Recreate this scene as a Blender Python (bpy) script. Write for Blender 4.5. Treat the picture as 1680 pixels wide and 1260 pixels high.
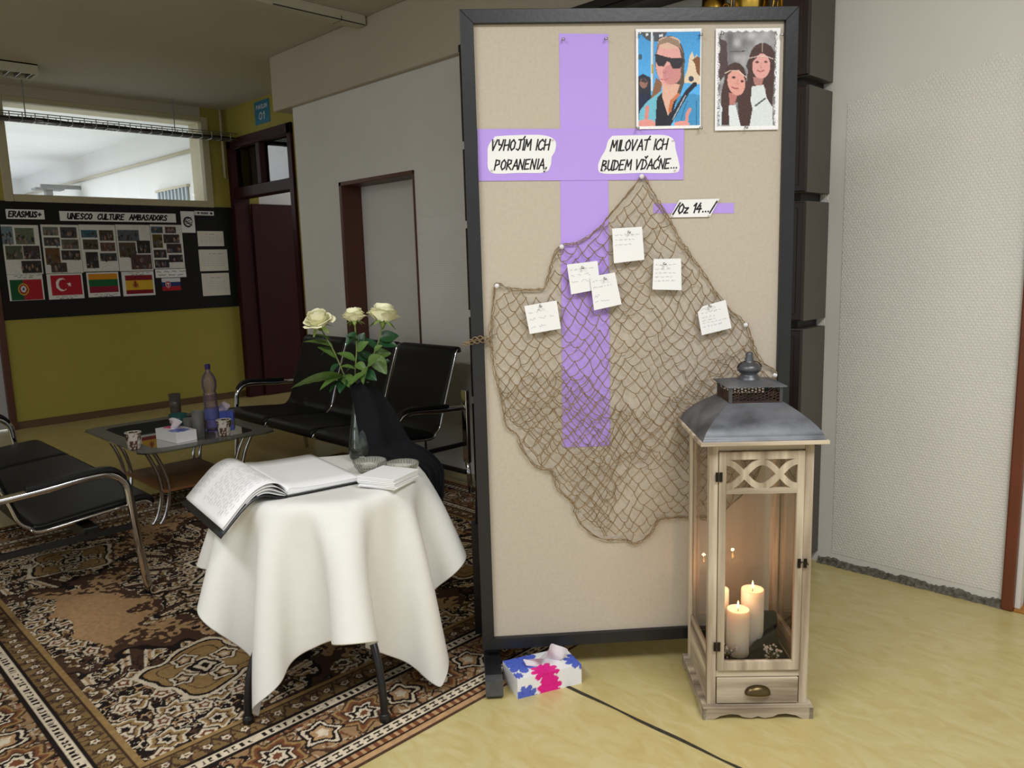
import bpy, math, random
import numpy as np
from mathutils import Matrix, Vector
random.seed(7); rng = np.random.default_rng(7)
scene = bpy.context.scene
for o in list(bpy.data.objects): bpy.data.objects.remove(o)

# ---------------------------------------------------------------- camera
# room axes: +x runs towards the long wall on the right, +y towards the yellow end wall, z up
FPX = 1280.0; EYE = 1.4
def _rot():
    a = np.array([2140 - 840, -(395 - 630), -FPX]); a /= np.linalg.norm(a)
    b = np.array([-450 - 840, -(470 - 630), -FPX]); b -= a * (a @ b); b /= np.linalg.norm(b)
    return np.stack([a, b, np.cross(a, b)])
ROT = _rot(); CAM = np.array([0, 0, EYE])
cd = bpy.data.cameras.new('camera'); cam = bpy.data.objects.new('camera', cd); scene.collection.objects.link(cam)
cd.sensor_fit = 'HORIZONTAL'; cd.sensor_width = 36; cd.lens = 36 * FPX / 1680; cd.clip_start = 0.05
m4 = np.eye(4); m4[:3, :3] = ROT; m4[:3, 3] = CAM
cam.matrix_world = Matrix(m4.tolist()); scene.camera = cam
def ray(px, py): return ROT @ np.array([px - 840.0, -(py - 630.0), -FPX])
def fl(px, py, z=0.0): d = ray(px, py); return CAM + d * (z - EYE) / d[2]
def atx(px, py, X): d = ray(px, py); return CAM + d * X / d[0]
def aty(px, py, Y): d = ray(px, py); return CAM + d * Y / d[1]
def atp(px, py, p, n): d = ray(px, py); p = np.array(p, float); n = np.array(n, float); return CAM + d * (((p - CAM) @ n) / (d @ n))

# ---------------------------------------------------------------- world, lights, exposure
w = bpy.data.worlds.new('world'); scene.world = w; w.use_nodes = True
w.node_tree.nodes['Background'].inputs[0].default_value = (0.93, 0.96, 1.0, 1); w.node_tree.nodes['Background'].inputs[1].default_value = 0.56
scene.view_settings.view_transform = 'Standard'; scene.view_settings.look = 'None'
scene.view_settings.exposure = 0.45; scene.view_settings.gamma = 1.0; scene.view_settings.use_curve_mapping = False
def area(name, loc, size, power, col=(1, .96, .9), target=None):
    l = bpy.data.lights.new(name, 'AREA'); l.shape = 'RECTANGLE'; l.size, l.size_y = size; l.energy = power; l.color = col
    o = bpy.data.objects.new(name, l); scene.collection.objects.link(o); o.location = loc
    if target is not None: o.rotation_euler = (Vector(target) - Vector(loc)).to_track_quat('-Z', 'Y').to_euler()
    return o
area('ceiling_light_near', (1.0, -.45, 3.08), (1.5, .6), 50, (.97, .98, 1))
area('ceiling_light_left', (-.7, 1.3, 3.08), (.6, 1.5), 48, (.97, .98, 1))
area('next_room_daylight', (1.2, 12.8, 3.1), (3.0, 6.0), 150, (.96, .98, 1.0))
area('corridor_daylight', (6.2, 7.2, 2.9), (1.5, 1.5), 22, (1, .93, .93))

# ---------------------------------------------------------------- helpers
def lin(c):
    c = np.asarray(c, float) / 255.0
    return np.where(c <= .04045, c / 12.92, ((c + .055) / 1.055) ** 2.4)
class MB:
    def __init__(s): s.v = []; s.f = []
    def add(s, v, f):
        b = len(s.v); s.v += [tuple(float(q) for q in p) for p in v]; s.f += [tuple(b + i for i in q) for q in f]; return s
    def box(s, x0, x1, y0, y1, z0, z1, M=None):
        v = [(x, y, z) for z in (z0, z1) for y in (y0, y1) for x in (x0, x1)]
        if M is not None: v = [tuple(M @ Vector(p)) for p in v]
        return s.add(v, [(0, 2, 3, 1), (4, 5, 7, 6), (0, 1, 5, 4), (2, 6, 7, 3), (0, 4, 6, 2), (1, 3, 7, 5)])
    def tube(s, pts, r, n=8, closed=False):
        P = np.array(pts, float); m = len(P); r = np.broadcast_to(np.asarray(r, float), (m,))
        T = np.gradient(P, axis=0) if not closed else (np.roll(P, -1, 0) - np.roll(P, 1, 0))
        T /= np.maximum(np.linalg.norm(T, axis=1)[:, None], 1e-9)
        N = np.cross(T[0], (0, 0, 1) if abs(T[0][2]) < .9 else (1, 0, 0)); N /= np.linalg.norm(N)
        ang = np.linspace(0, 2 * np.pi, n, endpoint=False); V = []
        for i in range(m):
            N = N - T[i] * (N @ T[i]); N /= np.linalg.norm(N); Bn = np.cross(T[i], N)
            V.append(P[i] + r[i] * (np.cos(ang)[:, None] * N + np.sin(ang)[:, None] * Bn))
        F = []
        for i in range(m if closed else m - 1):
            for k in range(n): F.append((i * n + k, i * n + (k + 1) % n, ((i + 1) % m) * n + (k + 1) % n, ((i + 1) % m) * n + k))
        if not closed: F += [tuple(range(n - 1, -1, -1)), tuple((m - 1) * n + k for k in range(n))]
        return s.add(np.concatenate(V), F)
    def lathe(s, prof, n=24, c=(0, 0, 0), wob=None):
        V = []; m = len(prof)
        for i, (r, z) in enumerate(prof):
            for k in range(n):
                a = 2 * math.pi * k / n; rr = r * (1 + (wob(i, k) if wob else 0)); V.append((c[0] + rr * math.cos(a), c[1] + rr * math.sin(a), c[2] + z))
        F = [(i * n + k, i * n + (k + 1) % n, (i + 1) * n + (k + 1) % n, (i + 1) * n + k) for i in range(m - 1) for k in range(n)]
        if prof[0][0] > 1e-6: F.append(tuple(range(n - 1, -1, -1)))
        if prof[-1][0] > 1e-6: F.append(tuple((m - 1) * n + k for k in range(n)))
        return s.add(V, F)
    def grid(s, P, thick=None):
        P = np.asarray(P, float); a, b = P.shape[:2]
        return s.add(P.reshape(-1, 3), [(i * b + j, i * b + j + 1, (i + 1) * b + j + 1, (i + 1) * b + j) for i in range(a - 1) for j in range(b - 1)])
    def prism(s, poly, lo, hi, axis='y'):
        n = len(poly)
        def P(a, b, t): return (a, t, b) if axis == 'y' else ((a, b, t) if axis == 'z' else (t, a, b))
        return s.add([P(a, b, lo) for a, b in poly] + [P(a, b, hi) for a, b in poly], [tuple(range(n)), tuple(range(2 * n - 1, n - 1, -1))] + [(i, i + n, (i + 1) % n + n, (i + 1) % n) for i in range(n)])
    def mesh(s, name, mat=None, smooth=False):
        me = bpy.data.meshes.new(name); me.from_pydata(s.v, [], s.f); me.update()
        if mat: me.materials.append(mat)
        if smooth: me.polygons.foreach_set('use_smooth', [True] * len(me.polygons))
        return me
    def build(s, name, mat, parent=None, smooth=False, bevel=0, sub=0, solid=0):
        me = s.mesh(name, mat, smooth)
        return mk(name, me, parent, bevel, sub, solid)
def mk(name, me, parent=None, bevel=0, sub=0, solid=0, loc=None):
    o = bpy.data.objects.new(name, me); scene.collection.objects.link(o)
    if parent: o.parent = parent
    if loc is not None: o.location = loc
    if solid: d = o.modifiers.new('solid', 'SOLIDIFY'); d.thickness = solid; d.offset = 0
    if bevel: d = o.modifiers.new('bevel', 'BEVEL'); d.width = bevel; d.segments = 2; d.limit_method = 'ANGLE'
    if sub: d = o.modifiers.new('sub', 'SUBSURF'); d.levels = sub; d.render_levels = sub
    return o
def tag(o, label, cat, group=None):
    o['label'] = label; o['category'] = cat
    if group: o['group'] = group
    return o
def struct(o): o['kind'] = 'structure'; return o
def thing(name, loc, rz=0, label=None, cat=None, group=None):
    o = bpy.data.objects.new(name, None); scene.collection.objects.link(o); o.location = loc; o.rotation_euler = (0, 0, rz); o.empty_display_size = .05
    if label: tag(o, label, cat, group)
    return o
def copy_tree(o, parent=None):
    c = o.copy(); scene.collection.objects.link(c)
    if parent: c.parent = parent
    for ch in [q for q in o.children]: copy_tree(ch, c)
    return c
def part(src, name, parent, loc=(0, 0, 0), rot=(0, 0, 0), scale=(1, 1, 1)):   # another piece sharing mesh data
    o = bpy.data.objects.new(name, src); scene.collection.objects.link(o); o.parent = parent; o.location = loc; o.rotation_euler = rot; o.scale = scale; return o
def smooth_path(pts, k=8):
    P = np.array(pts, float); Q = np.vstack([2 * P[0] - P[1], P, 2 * P[-1] - P[-2]]); out = []
    for i in range(1, len(Q) - 2):
        for t in np.linspace(0, 1, k, endpoint=False):
            a, b, c, d = Q[i - 1], Q[i], Q[i + 1], Q[i + 2]
            out.append(.5 * ((2 * b) + (c - a) * t + (2 * a - 5 * b + 4 * c - d) * t * t + (3 * b - a - 3 * c + d) * t ** 3))
    out.append(P[-1]); return np.array(out)

# ---------------------------------------------------------------- materials
MATS = {}
def mat(name, col, rough=.6, metal=0., var=.08, scale=6., bump=0., bscale=None, coat=0., stretch=(1, 1, 1), col2=None, spec=.5, sss=0., contrast=.25):
    m = bpy.data.materials.new(name); m.use_nodes = True; nt = m.node_tree; N = nt.nodes; L = nt.links; b = N['Principled BSDF']
    tc = N.new('ShaderNodeTexCoord'); mp = N.new('ShaderNodeMapping'); mp.inputs['Scale'].default_value = stretch
    L.new(tc.outputs['Object'], mp.inputs[0])
    nz = N.new('ShaderNodeTexNoise'); nz.inputs['Scale'].default_value = scale; nz.inputs['Detail'].default_value = 5; L.new(mp.outputs[0], nz.inputs['Vector'])
    cr = N.new('ShaderNodeValToRGB'); L.new(nz.outputs[0], cr.inputs[0])
    c = lin(col); c1 = c * (1 - var); c2 = lin(col2) if col2 is not None else np.minimum(c * (1 + var), 1)
    cr.color_ramp.elements[0].position = .5 - contrast; cr.color_ramp.elements[1].position = .5 + contrast
    cr.color_ramp.elements[0].color = (*c1, 1); cr.color_ramp.elements[1].color = (*c2, 1)
    L.new(cr.outputs[0], b.inputs['Base Color'])
    b.inputs['Roughness'].default_value = rough; b.inputs['Metallic'].default_value = metal; b.inputs['Specular IOR Level'].default_value = spec
    if coat: b.inputs['Coat Weight'].default_value = coat; b.inputs['Coat Roughness'].default_value = .12
    if sss: b.inputs['Subsurface Weight'].default_value = sss; b.inputs['Subsurface Radius'].default_value = (.02, .012, .008); b.inputs['Subsurface Scale'].default_value = 1
    if bump:
        n2 = N.new('ShaderNodeTexNoise'); n2.inputs['Scale'].default_value = bscale or scale * 4; n2.inputs['Detail'].default_value = 4; L.new(mp.outputs[0], n2.inputs['Vector'])
        bp = N.new('ShaderNodeBump'); bp.inputs['Strength'].default_value = bump; bp.inputs['Distance'].default_value = .004; L.new(n2.outputs[0], bp.inputs['Height']); L.new(bp.outputs[0], b.inputs['Normal'])
    MATS[name] = m; return m
def mat_attr(name, rough=.7, bump=0., spec=.3):
    m = bpy.data.materials.new(name); m.use_nodes = True; N = m.node_tree.nodes; L = m.node_tree.links; b = N['Principled BSDF']
    a = N.new('ShaderNodeAttribute'); a.attribute_name = 'Col'; L.new(a.outputs['Color'], b.inputs['Base Color'])
    b.inputs['Roughness'].default_value = rough; b.inputs['Specular IOR Level'].default_value = spec
    if bump:
        tc = N.new('ShaderNodeTexCoord'); nz = N.new('ShaderNodeTexNoise'); nz.inputs['Scale'].default_value = 260; L.new(tc.outputs['Object'], nz.inputs['Vector'])
        bp = N.new('ShaderNodeBump'); bp.inputs['Strength'].default_value = bump; bp.inputs['Distance'].default_value = .004; L.new(nz.outputs[0], bp.inputs['Height']); L.new(bp.outputs[0], b.inputs['Normal'])
    MATS[name] = m; return m
def mat_pane(name, tint=(1, 1, 1), ior=1.5, rough=0.0, haze=0.0, hazecol=(200, 200, 200)):   # thin sheet glass: clear + Fresnel mirror (+ a little frosting)
    m = bpy.data.materials.new(name); m.use_nodes = True; N = m.node_tree.nodes; L = m.node_tree.links; N.remove(N['Principled BSDF'])
    t = N.new('ShaderNodeBsdfTransparent'); t.inputs[0].default_value = (*tint, 1)
    g = N.new('ShaderNodeBsdfGlossy'); g.inputs['Roughness'].default_value = rough
    fr = N.new('ShaderNodeFresnel'); fr.inputs[0].default_value = ior
    mx = N.new('ShaderNodeMixShader'); L.new(fr.outputs[0], mx.inputs[0]); L.new(t.outputs[0], mx.inputs[1]); L.new(g.outputs[0], mx.inputs[2]); out = mx
    if haze:
        d = N.new('ShaderNodeBsdfDiffuse'); d.inputs[0].default_value = (*lin(hazecol), 1)
        m2 = N.new('ShaderNodeMixShader'); m2.inputs[0].default_value = haze; L.new(mx.outputs[0], m2.inputs[1]); L.new(d.outputs[0], m2.inputs[2]); out = m2
    L.new(out.outputs[0], N['Material Output'].inputs[0]); MATS[name] = m; return m
def mat_emit(name, col, s):
    m = bpy.data.materials.new(name); m.use_nodes = True; b = m.node_tree.nodes['Principled BSDF']
    b.inputs['Base Color'].default_value = (*lin(col), 1); b.inputs['Emission Color'].default_value = (*lin(col), 1); b.inputs['Emission Strength'].default_value = s; MATS[name] = m; return m

# painted prints: a colour grid stored on the vertices of a flat sheet
class Canvas:
    def __init__(s, w, h, bg=(255, 255, 255)):
        s.w, s.h = w, h; s.a = np.ones((h, w, 3)) * np.array(bg, float); s.Y, s.X = np.mgrid[0:h, 0:w].astype(float); s.X = (s.X + .5) / w; s.Y = (s.Y + .5) / h
    def put(s, m, c): s.a[m] = c; return s
    def rect(s, x0, y0, x1, y1, c): return s.put((s.X >= x0) & (s.X <= x1) & (s.Y >= y0) & (s.Y <= y1), c)
    def ell(s, cx, cy, rx, ry, c, rot=0):
        dx, dy = (s.X - cx), (s.Y - cy); k = s.h / s.w; dy = dy * k; r = math.radians(rot); u = dx * math.cos(r) + dy * math.sin(r); v = -dx * math.sin(r) + dy * math.cos(r)
        return s.put((u / rx) ** 2 + (v / (ry * k)) ** 2 <= 1, c)
    def poly(s, pts, c):
        m = np.zeros_like(s.X, bool); n = len(pts)
        for i in range(n):
            (x0, y0), (x1, y1) = pts[i], pts[(i + 1) % n]
            if y0 == y1: continue
            m ^= ((s.Y >= min(y0, y1)) & (s.Y < max(y0, y1)) & (s.X < x0 + (s.Y - y0) * (x1 - x0) / (y1 - y0)))
        return s.put(m, c)
    def line(s, pts, wd, c):
        k = s.h / s.w
        for (x0, y0), (x1, y1) in zip(pts[:-1], pts[1:]):
            ax, ay, bx, by = x0, y0 * k, x1, y1 * k; L2 = (bx - ax) ** 2 + (by - ay) ** 2 + 1e-12
            t = np.clip(((s.X - ax) * (bx - ax) + (s.Y * k - ay) * (by - ay)) / L2, 0, 1)
            s.put((s.X - ax - t * (bx - ax)) ** 2 + (s.Y * k - ay - t * (by - ay)) ** 2 <= (wd / 2) ** 2, c)
        return s
    def noise(s, amp): s.a = np.clip(s.a + rng.normal(0, amp, s.a.shape[:2])[..., None], 0, 255); return s
def set_cols(me, rgb):      # rgb: (nverts,3) sRGB 0-255
    at = me.color_attributes.new('Col', 'FLOAT_COLOR', 'POINT'); d = np.ones((len(me.vertices), 4), np.float32); d[:, :3] = lin(rgb); at.data.foreach_set('color', d.ravel())
def fast_grid(name, P, material, smooth=True):
    a, b = P.shape[:2]; me = bpy.data.meshes.new(name); idx = np.arange(a * b).reshape(a, b)
    q = np.stack([idx[:-1, :-1], idx[:-1, 1:], idx[1:, 1:], idx[1:, :-1]], -1).reshape(-1, 4)
    me.vertices.add(a * b); me.vertices.foreach_set('co', P.reshape(-1).astype(np.float32)); me.loops.add(len(q) * 4); me.loops.foreach_set('vertex_index', q.ravel().astype(np.int32))
    me.polygons.add(len(q)); me.polygons.foreach_set('loop_start', np.arange(0, len(q) * 4, 4, dtype=np.int32)); me.polygons.foreach_set('loop_total', np.full(len(q), 4, np.int32))
    me.polygons.foreach_set('use_smooth', np.full(len(q), smooth)); me.materials.append(material); me.update(calc_edges=True); me.validate(); return me
def sheet_mesh(name, cv, sx, sz, material, bend=0.0):   # sheet in local XZ, facing -Y, centred
    xs = np.linspace(-sx / 2, sx / 2, cv.w); zs = np.linspace(sz / 2, -sz / 2, cv.h); X, Z = np.meshgrid(xs, zs)
    Y = -bend * ((2 * X / sx) ** 2 + (2 * Z / sz) ** 2)
    me = fast_grid(name, np.stack([X, Y, Z], -1), material); set_cols(me, cv.a.reshape(-1, 3)); return me

# brush lettering
GL = {'A': [[(0, 0), (.33, 1), (.58, 0)], [(.1, .36), (.52, .38)]], 'B': [[(0, 0), (.06, 1), (.42, .93), (.4, .68), (.06, .53), (.46, .42), (.5, .2), (.36, .03), (-.02, 0)]],
 'C': [[(.55, .82), (.38, 1), (.12, .78), (0, .38), (.12, .04), (.36, 0), (.54, .18)]], 'D': [[(.04, 0), (.06, 1)], [(-.04, .98), (.34, .9), (.55, .52), (.36, .1), (-.04, 0)]],
 'E': [[(.5, 1), (.06, .97), (0, 0), (.46, .02)], [(.04, .52), (.38, .55)]], 'H': [[(0, 0), (.04, 1)], [(.5, 0), (.54, 1)], [(0, .45), (.54, .52)]], 'I': [[(.1, 0), (.14, 1)]],
 'J': [[(.42, 1), (.4, .2), (.25, 0), (.05, .1)], [(.2, 1), (.55, 1)]], 'L': [[(.02, 1), (0, 0), (.42, .03)]], 'M': [[(0, 0), (.1, 1), (.32, .35), (.6, 1), (.66, 0)]],
 'N': [[(0, 0), (.06, 1), (.46, 0), (.54, 1)]], 'O': [[(.3, 1), (.06, .75), (.02, .3), (.2, 0), (.46, .2), (.52, .7), (.3, 1)]], 'P': [[(0, 0), (.06, 1), (.44, .92), (.44, .58), (.04, .42)]],
 'R': [[(0, 0), (.06, 1), (.44, .92), (.42, .62), (.05, .48), (.5, 0)]], 'S': [[(.5, .86), (.3, 1), (.08, .8), (.2, .55), (.42, .4), (.4, .1), (.18, 0), (0, .14)]], 'T': [[(.26, 0), (.3, .98)], [(0, .95), (.6, 1)]],
 'U': [[(.02, 1), (.02, .2), (.2, 0), (.42, .15), (.5, 1)], [(.47, .5), (.5, 0)]], 'V': [[(0, 1), (.16, 0), (.52, 1)]], 'Y': [[(0, 1), (.08, .55), (.42, .5)], [(.52, 1), (.42, .4), (.2, 0)]], '+': [[(.05, .5), (.55, .5)], [(.3, .75), (.3, .25)]],
 ',': [[(.18, .12), (.0, -.3)]], '.': [[(.08, .03), (.1, .05)]], '/': [[(0, -.15), (.5, 1.1)]], '1': [[(.05, .75), (.26, 1), (.22, 0)]], '4': [[(.3, 1), (0, .35), (.5, .38)], [(.36, .7), (.32, 0)]], '0': [[(.3, 1), (.06, .75), (.02, .3), (.2, 0), (.46, .2), (.52, .7), (.3, 1)]],
 'z': [[(.02, .55), (.36, .55), (.02, .02), (.4, .02)]], "'": [[(.06, 1.05), (.2, 1.3)]], '^': [[(-.1, 1.28), (.0, 1.12), (.16, 1.32)]], 'K': [[(0, 0), (.05, 1)], [(.5, 1), (.05, .5), (.52, 0)]], 'a': [[(.45, .5), (.2, .55), (.02, .25), (.2, 0), (.42, .3), (.45, .55), (.48, 0)]],
 'Z': [[(.02, 1), (.5, 1), (.02, 0), (.52, .02)]], 'G': [[(.55, .82), (.38, 1), (.12, .78), (0, .38), (.12, .04), (.4, 0), (.54, .3), (.3, .42)]]}
ADV = {'I': .28, 'M': .8, '.': .3, ',': .26, ' ': .42, '/': .55, '1': .42, "'": 0, '^': 0, 'z': .5, 'L': .52}
def text_width(t): return sum(ADV.get(c, .68) for c in t)
def lettering(mb, text, x0, z0, h, wd, shear=.18, y=0., width=None, rise=0.):
    k = 1.0 if width is None else width / (text_width(text) * h); x = 0.0
    for c in text:
        if c in "'^": xx = x - .34 * h
        else: xx = x
        for st in GL.get(c, []):
            P = [(x0 + (xx + (a + shear * b) * h) * k, z0 + b * h + rise * (xx + a * h) * k) for a, b in st]
            stroke(mb, P, wd, y)
        x += ADV.get(c, .68) * h
def stroke(mb, P, wd, y):
    for (ax, az), (bx, bz) in zip(P[:-1], P[1:]):
        dx, dz = bx - ax, bz - az; L = math.hypot(dx, dz) or 1e-6; nx, nz = -dz / L * wd / 2, dx / L * wd / 2; ex, ez = dx / L * wd * .35, dz / L * wd * .35
        mb.add([(ax - ex + nx * .8, y, az - ez + nz * .8), (ax - ex - nx * .8, y, az - ez - nz * .8), (bx + ex - nx * .8, y, bz + ez - nz * .8), (bx + ex + nx * .8, y, bz + ez + nz * .8)], [(0, 1, 2, 3)])
def scribble(mb, x0, x1, z, amp, y, wd, words=4, r=random):
    x = x0; step = (x1 - x0) / (words * 7)
    while x < x1:
        n = r.randint(4, 9); P = []
        for i in range(n): P.append((x, z + r.uniform(-amp, amp))); x += step * r.uniform(.6, 1.2)
        stroke(mb, P, wd, y); x += step * 2
# ---------------------------------------------------------------- materials in use
for a in [('wall_cream', (217, 215, 208), .85, 0, .04, 2.5, .15, 60), ('wall_yellow', (164, 153, 66), .75, 0, .06, 1.6, .12, 50), ('ceiling_paint', (196, 188, 172), .9, 0, .05, 1.4, .1, 30), ('beam_paint', (188, 178, 160), .85, 0, .04, 2, .1, 40),
          ('next_room_white', (236, 238, 238), .9, 0, .03, 2, .0, 40), ('frame_cream', (188, 178, 146), .6, 0, .06, 4, .05, 40), ('brown_paint', (84, 46, 30), .45, 0, .12, 5, .08, 40), ('red_brown_paint', (104, 52, 28), .4, 0, .12, 5, .1, 40), ('maroon_paint', (50, 8, 12), .6, 0, .15, 3, .06, 30),
          ('door_grey', (176, 176, 176), .5, 0, .03, 3, 0, 30), ('door_white', (214, 208, 192), .5, 0, .03, 3, 0, 30), ('rubble', (104, 99, 88), .95, 0, .6, 60, .8, 90), ('orange_floor', (168, 112, 44), .5, 0, .15, 8, 0, 30), ('dark_joint', (52, 46, 34), .9, 0, .5, 60, .4, 80), ('baseboard_brown', (92, 72, 44), .6, 0, .12, 6, 0, 30)]:
    mat(a[0], a[1], a[2], a[3], a[4], a[5], a[6], a[7])
for a in [('black_frame', (26, 27, 30), .38, 0, .25, 9, .12, 60), ('black_vinyl', (11, 11, 13), .45, 0, .2, 8, .1, 90), ('black_metal', (16, 16, 17), .4, 0, .2, 9), ('black_cloth', (10, 11, 15), .9, 0, .25, 10, .25, 160), ('purple_paper', (184, 154, 236), .75, 0, .02, 5), ('white_paper', (238, 238, 238), .8, 0, .02, 6), ('ink_black', (18, 18, 20), .6, 0, .1, 6), ('ink_pale', (150, 150, 160), .8, 0, .1, 6), ('ink_grey', (96, 98, 108), .8, 0, .1, 6),
          ('cabinet_front', (38, 22, 20), .3, 0, .2, 4), ('cabinet_side', (82, 78, 73), .55, 0, .06, 3), ('cabinet_dark', (22, 18, 17), .5, 0, .2, 4), ('gold', (196, 160, 70), .25, 1, .15, 6), ('wax', (244, 238, 226), .5, 0, .02, 4), ('charcoal', (44, 44, 44), .8, 0, .25, 14, .2, 60), ('teal_glass', (70, 120, 122), .2, 0, .1, 5), ('tissue', (214, 206, 212), .9, 0, .02, 6), ('board_black', (8, 8, 10), .8, 0, .2, 6, .2, 90),
          ('leaf_green', (82, 110, 50), .42, 0, .3, 18), ('leaf_dark', (34, 70, 40), .35, 0, .3, 18), ('stem_green', (104, 118, 62), .55, 0, .2, 30), ('petal', (246, 244, 208), .6, 0, .05, 20), ('petal_green', (120, 140, 70), .6, 0, .15, 20), ('wood_shelf', (120, 78, 44), .45, 0, .2, 6), ('zinc', (92, 94, 98), .42, .75, .35, 10, .15, 40), ('bronze', (92, 78, 52), .32, .9, .25, 14), ('iron', (36, 30, 26), .5, .6, .2, 20), ('rust', (70, 52, 44), .6, .5, .4, 30, .2, 60), ('tape', (74, 76, 78), .25, 0, .25, 30), ('pin_metal', (190, 190, 192), .25, 1, .1, 9), ('pin_clear', (225, 225, 228), .2, 0, .05, 9),
          ('steel', (150, 150, 150), .4, .9, .1, 10), ('lamp_body', (196, 190, 172), .6, 0, .04, 5), ('cable', (60, 56, 50), .7, 0, .2, 10), ('flower_white', (240, 240, 236), .8, 0, .03, 10), ('sign_blue', (38, 118, 150), .6, 0, .06, 6), ('purple_cap', (44, 26, 86), .4, 0, .1, 6), ('label_blue', (84, 90, 150), .5, 0, .1, 10), ('cream_card', (222, 216, 204), .8, 0, .03, 6)]:
    mat(*a)
mat('chrome', (205, 205, 208), .09, 1, .03, 6)
mat('pine_wash', (150, 128, 102), .75, 0, .3, 26, .3, 60, stretch=(1, 1, .07), col2=(216, 202, 178), contrast=.2)
mat('pine_wash_h', (138, 118, 98), .75, 0, .3, 26, .3, 60, stretch=(.07, 1, 1), col2=(206, 192, 168), contrast=.16)
mat('twine', (140, 117, 86), .9, 0, .2, 30, .3, 200); mat('zinc_roof', (74, 76, 80), .5, .5, .15, 16, .1, 60, stretch=(.5, .5, 1), col2=(122, 124, 130), contrast=.2)
mat('linen_panel', (190, 180, 164), .9, 0, .05, 90, .25, 300, stretch=(1, 1, 1)); mat('table_cloth', (226, 225, 220), .7, 0, .015, 30, .12, 260)
mat_attr('print', .6); mat_attr('print_gloss', .3); mat_attr('rug_pile', .95, .5, .1)
mat_pane('pane_glass'); mat_pane('vase_glass', (.93, .97, .93), 1.5, .0, .05, (150, 160, 140)); mat_pane('table_glass', (.72, .78, .74), 1.5, .02, .12, (120, 124, 118)); mat_pane('bottle_plastic', (.88, .82, .88), 1.45, .05, .15, (170, 150, 165)); mat_pane('tumbler_glass', (.92, .93, .93), 1.45, 0, .2, (200, 200, 195)); mat_pane('bowl_glass', (.96, .96, .94), 1.4, 0, .16, (225, 225, 212))
mat_emit('flame', (255, 196, 96), 14.0)
def wall_paper_mat():
    m = mat('wall_paper', (224, 222, 215), .85, 0, .03, 3); nt = m.node_tree; N = nt.nodes; L = nt.links; tc = N.new('ShaderNodeTexCoord'); mp = N.new('ShaderNodeMapping'); mp.inputs['Rotation'].default_value = (math.pi / 2, 0, math.pi / 2)
    L.new(tc.outputs['Object'], mp.inputs[0]); nz = N.new('ShaderNodeTexNoise'); nz.inputs['Scale'].default_value = 40; L.new(tc.outputs['Object'], nz.inputs['Vector'])
    sep = N.new('ShaderNodeSeparateXYZ'); L.new(tc.outputs['Object'], sep.inputs[0])
    cb = N.new('ShaderNodeCombineXYZ'); L.new(sep.outputs['Y'], cb.inputs[0]); L.new(sep.outputs['Z'], cb.inputs[1])
    mxv = N.new('ShaderNodeMix'); mxv.data_type = 'VECTOR'; mxv.inputs['Factor'].default_value = .011; L.new(cb.outputs[0], mxv.inputs[4]); L.new(nz.outputs['Color'], mxv.inputs[5])
    br = N.new('ShaderNodeTexBrick'); br.inputs['Scale'].default_value = 1.0; br.inputs['Brick Width'].default_value = .0135; br.inputs['Row Height'].default_value = .0115; br.inputs['Mortar Size'].default_value = .0032; br.inputs['Mortar Smooth'].default_value = 1.0
    L.new(mxv.outputs[1], br.inputs['Vector']); ma = N.new('ShaderNodeMath'); ma.operation = 'ADD'; sc = N.new('ShaderNodeMath'); sc.operation = 'MULTIPLY'; sc.inputs[1].default_value = .5
    L.new(nz.outputs[0], sc.inputs[0]); L.new(br.outputs['Fac'], ma.inputs[0]); L.new(sc.outputs[0], ma.inputs[1])
    bp = N.new('ShaderNodeBump'); bp.invert = True; bp.inputs['Strength'].default_value = .4; bp.inputs['Distance'].default_value = .004; L.new(ma.outputs[0], bp.inputs['Height']); L.new(bp.outputs[0], N['Principled BSDF'].inputs['Normal'])
wall_paper_mat()
def floor_mat():
    m = mat('lino', (196, 180, 112), .32, 0, .1, 3, coat=.15); nt = m.node_tree; N = nt.nodes; L = nt.links; b = N['Principled BSDF']
    tc = N.new('ShaderNodeTexCoord'); mp = N.new('ShaderNodeMapping'); mp.inputs['Scale'].default_value = (7, 3.2, 1); L.new(tc.outputs['Object'], mp.inputs[0])
    nz = N.new('ShaderNodeTexNoise'); nz.inputs['Scale'].default_value = 2.2; nz.inputs['Detail'].default_value = 7; nz.inputs['Distortion'].default_value = 1.6; L.new(mp.outputs[0], nz.inputs['Vector'])
    cr = N.new('ShaderNodeValToRGB'); e = cr.color_ramp.elements; e[0].position = .3; e[0].color = (*lin((190, 172, 112)), 1); e[1].position = .72; e[1].color = (*lin((203, 190, 142)), 1)
    q = e.new(.5); q.color = (*lin((196, 181, 124)), 1); L.new(nz.outputs[0], cr.inputs[0]); L.new(cr.outputs[0], b.inputs['Base Color'])
    n2 = N.new('ShaderNodeTexNoise'); n2.inputs['Scale'].default_value = 1.2; L.new(tc.outputs['Object'], n2.inputs['Vector']); mr = N.new('ShaderNodeMapRange'); mr.inputs['To Min'].default_value = .2; mr.inputs['To Max'].default_value = .42; L.new(n2.outputs[0], mr.inputs['Value']); L.new(mr.outputs[0], b.inputs['Roughness'])
floor_mat()
G = MATS
WX = 3.413; WY = 8.357; DX = 4.03; CZ = 3.12
for nm_ in ('black_vinyl', 'maroon_paint', 'black_cloth'): G[nm_].node_tree.nodes['Principled BSDF'].inputs['Specular IOR Level'].default_value = .28
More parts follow.
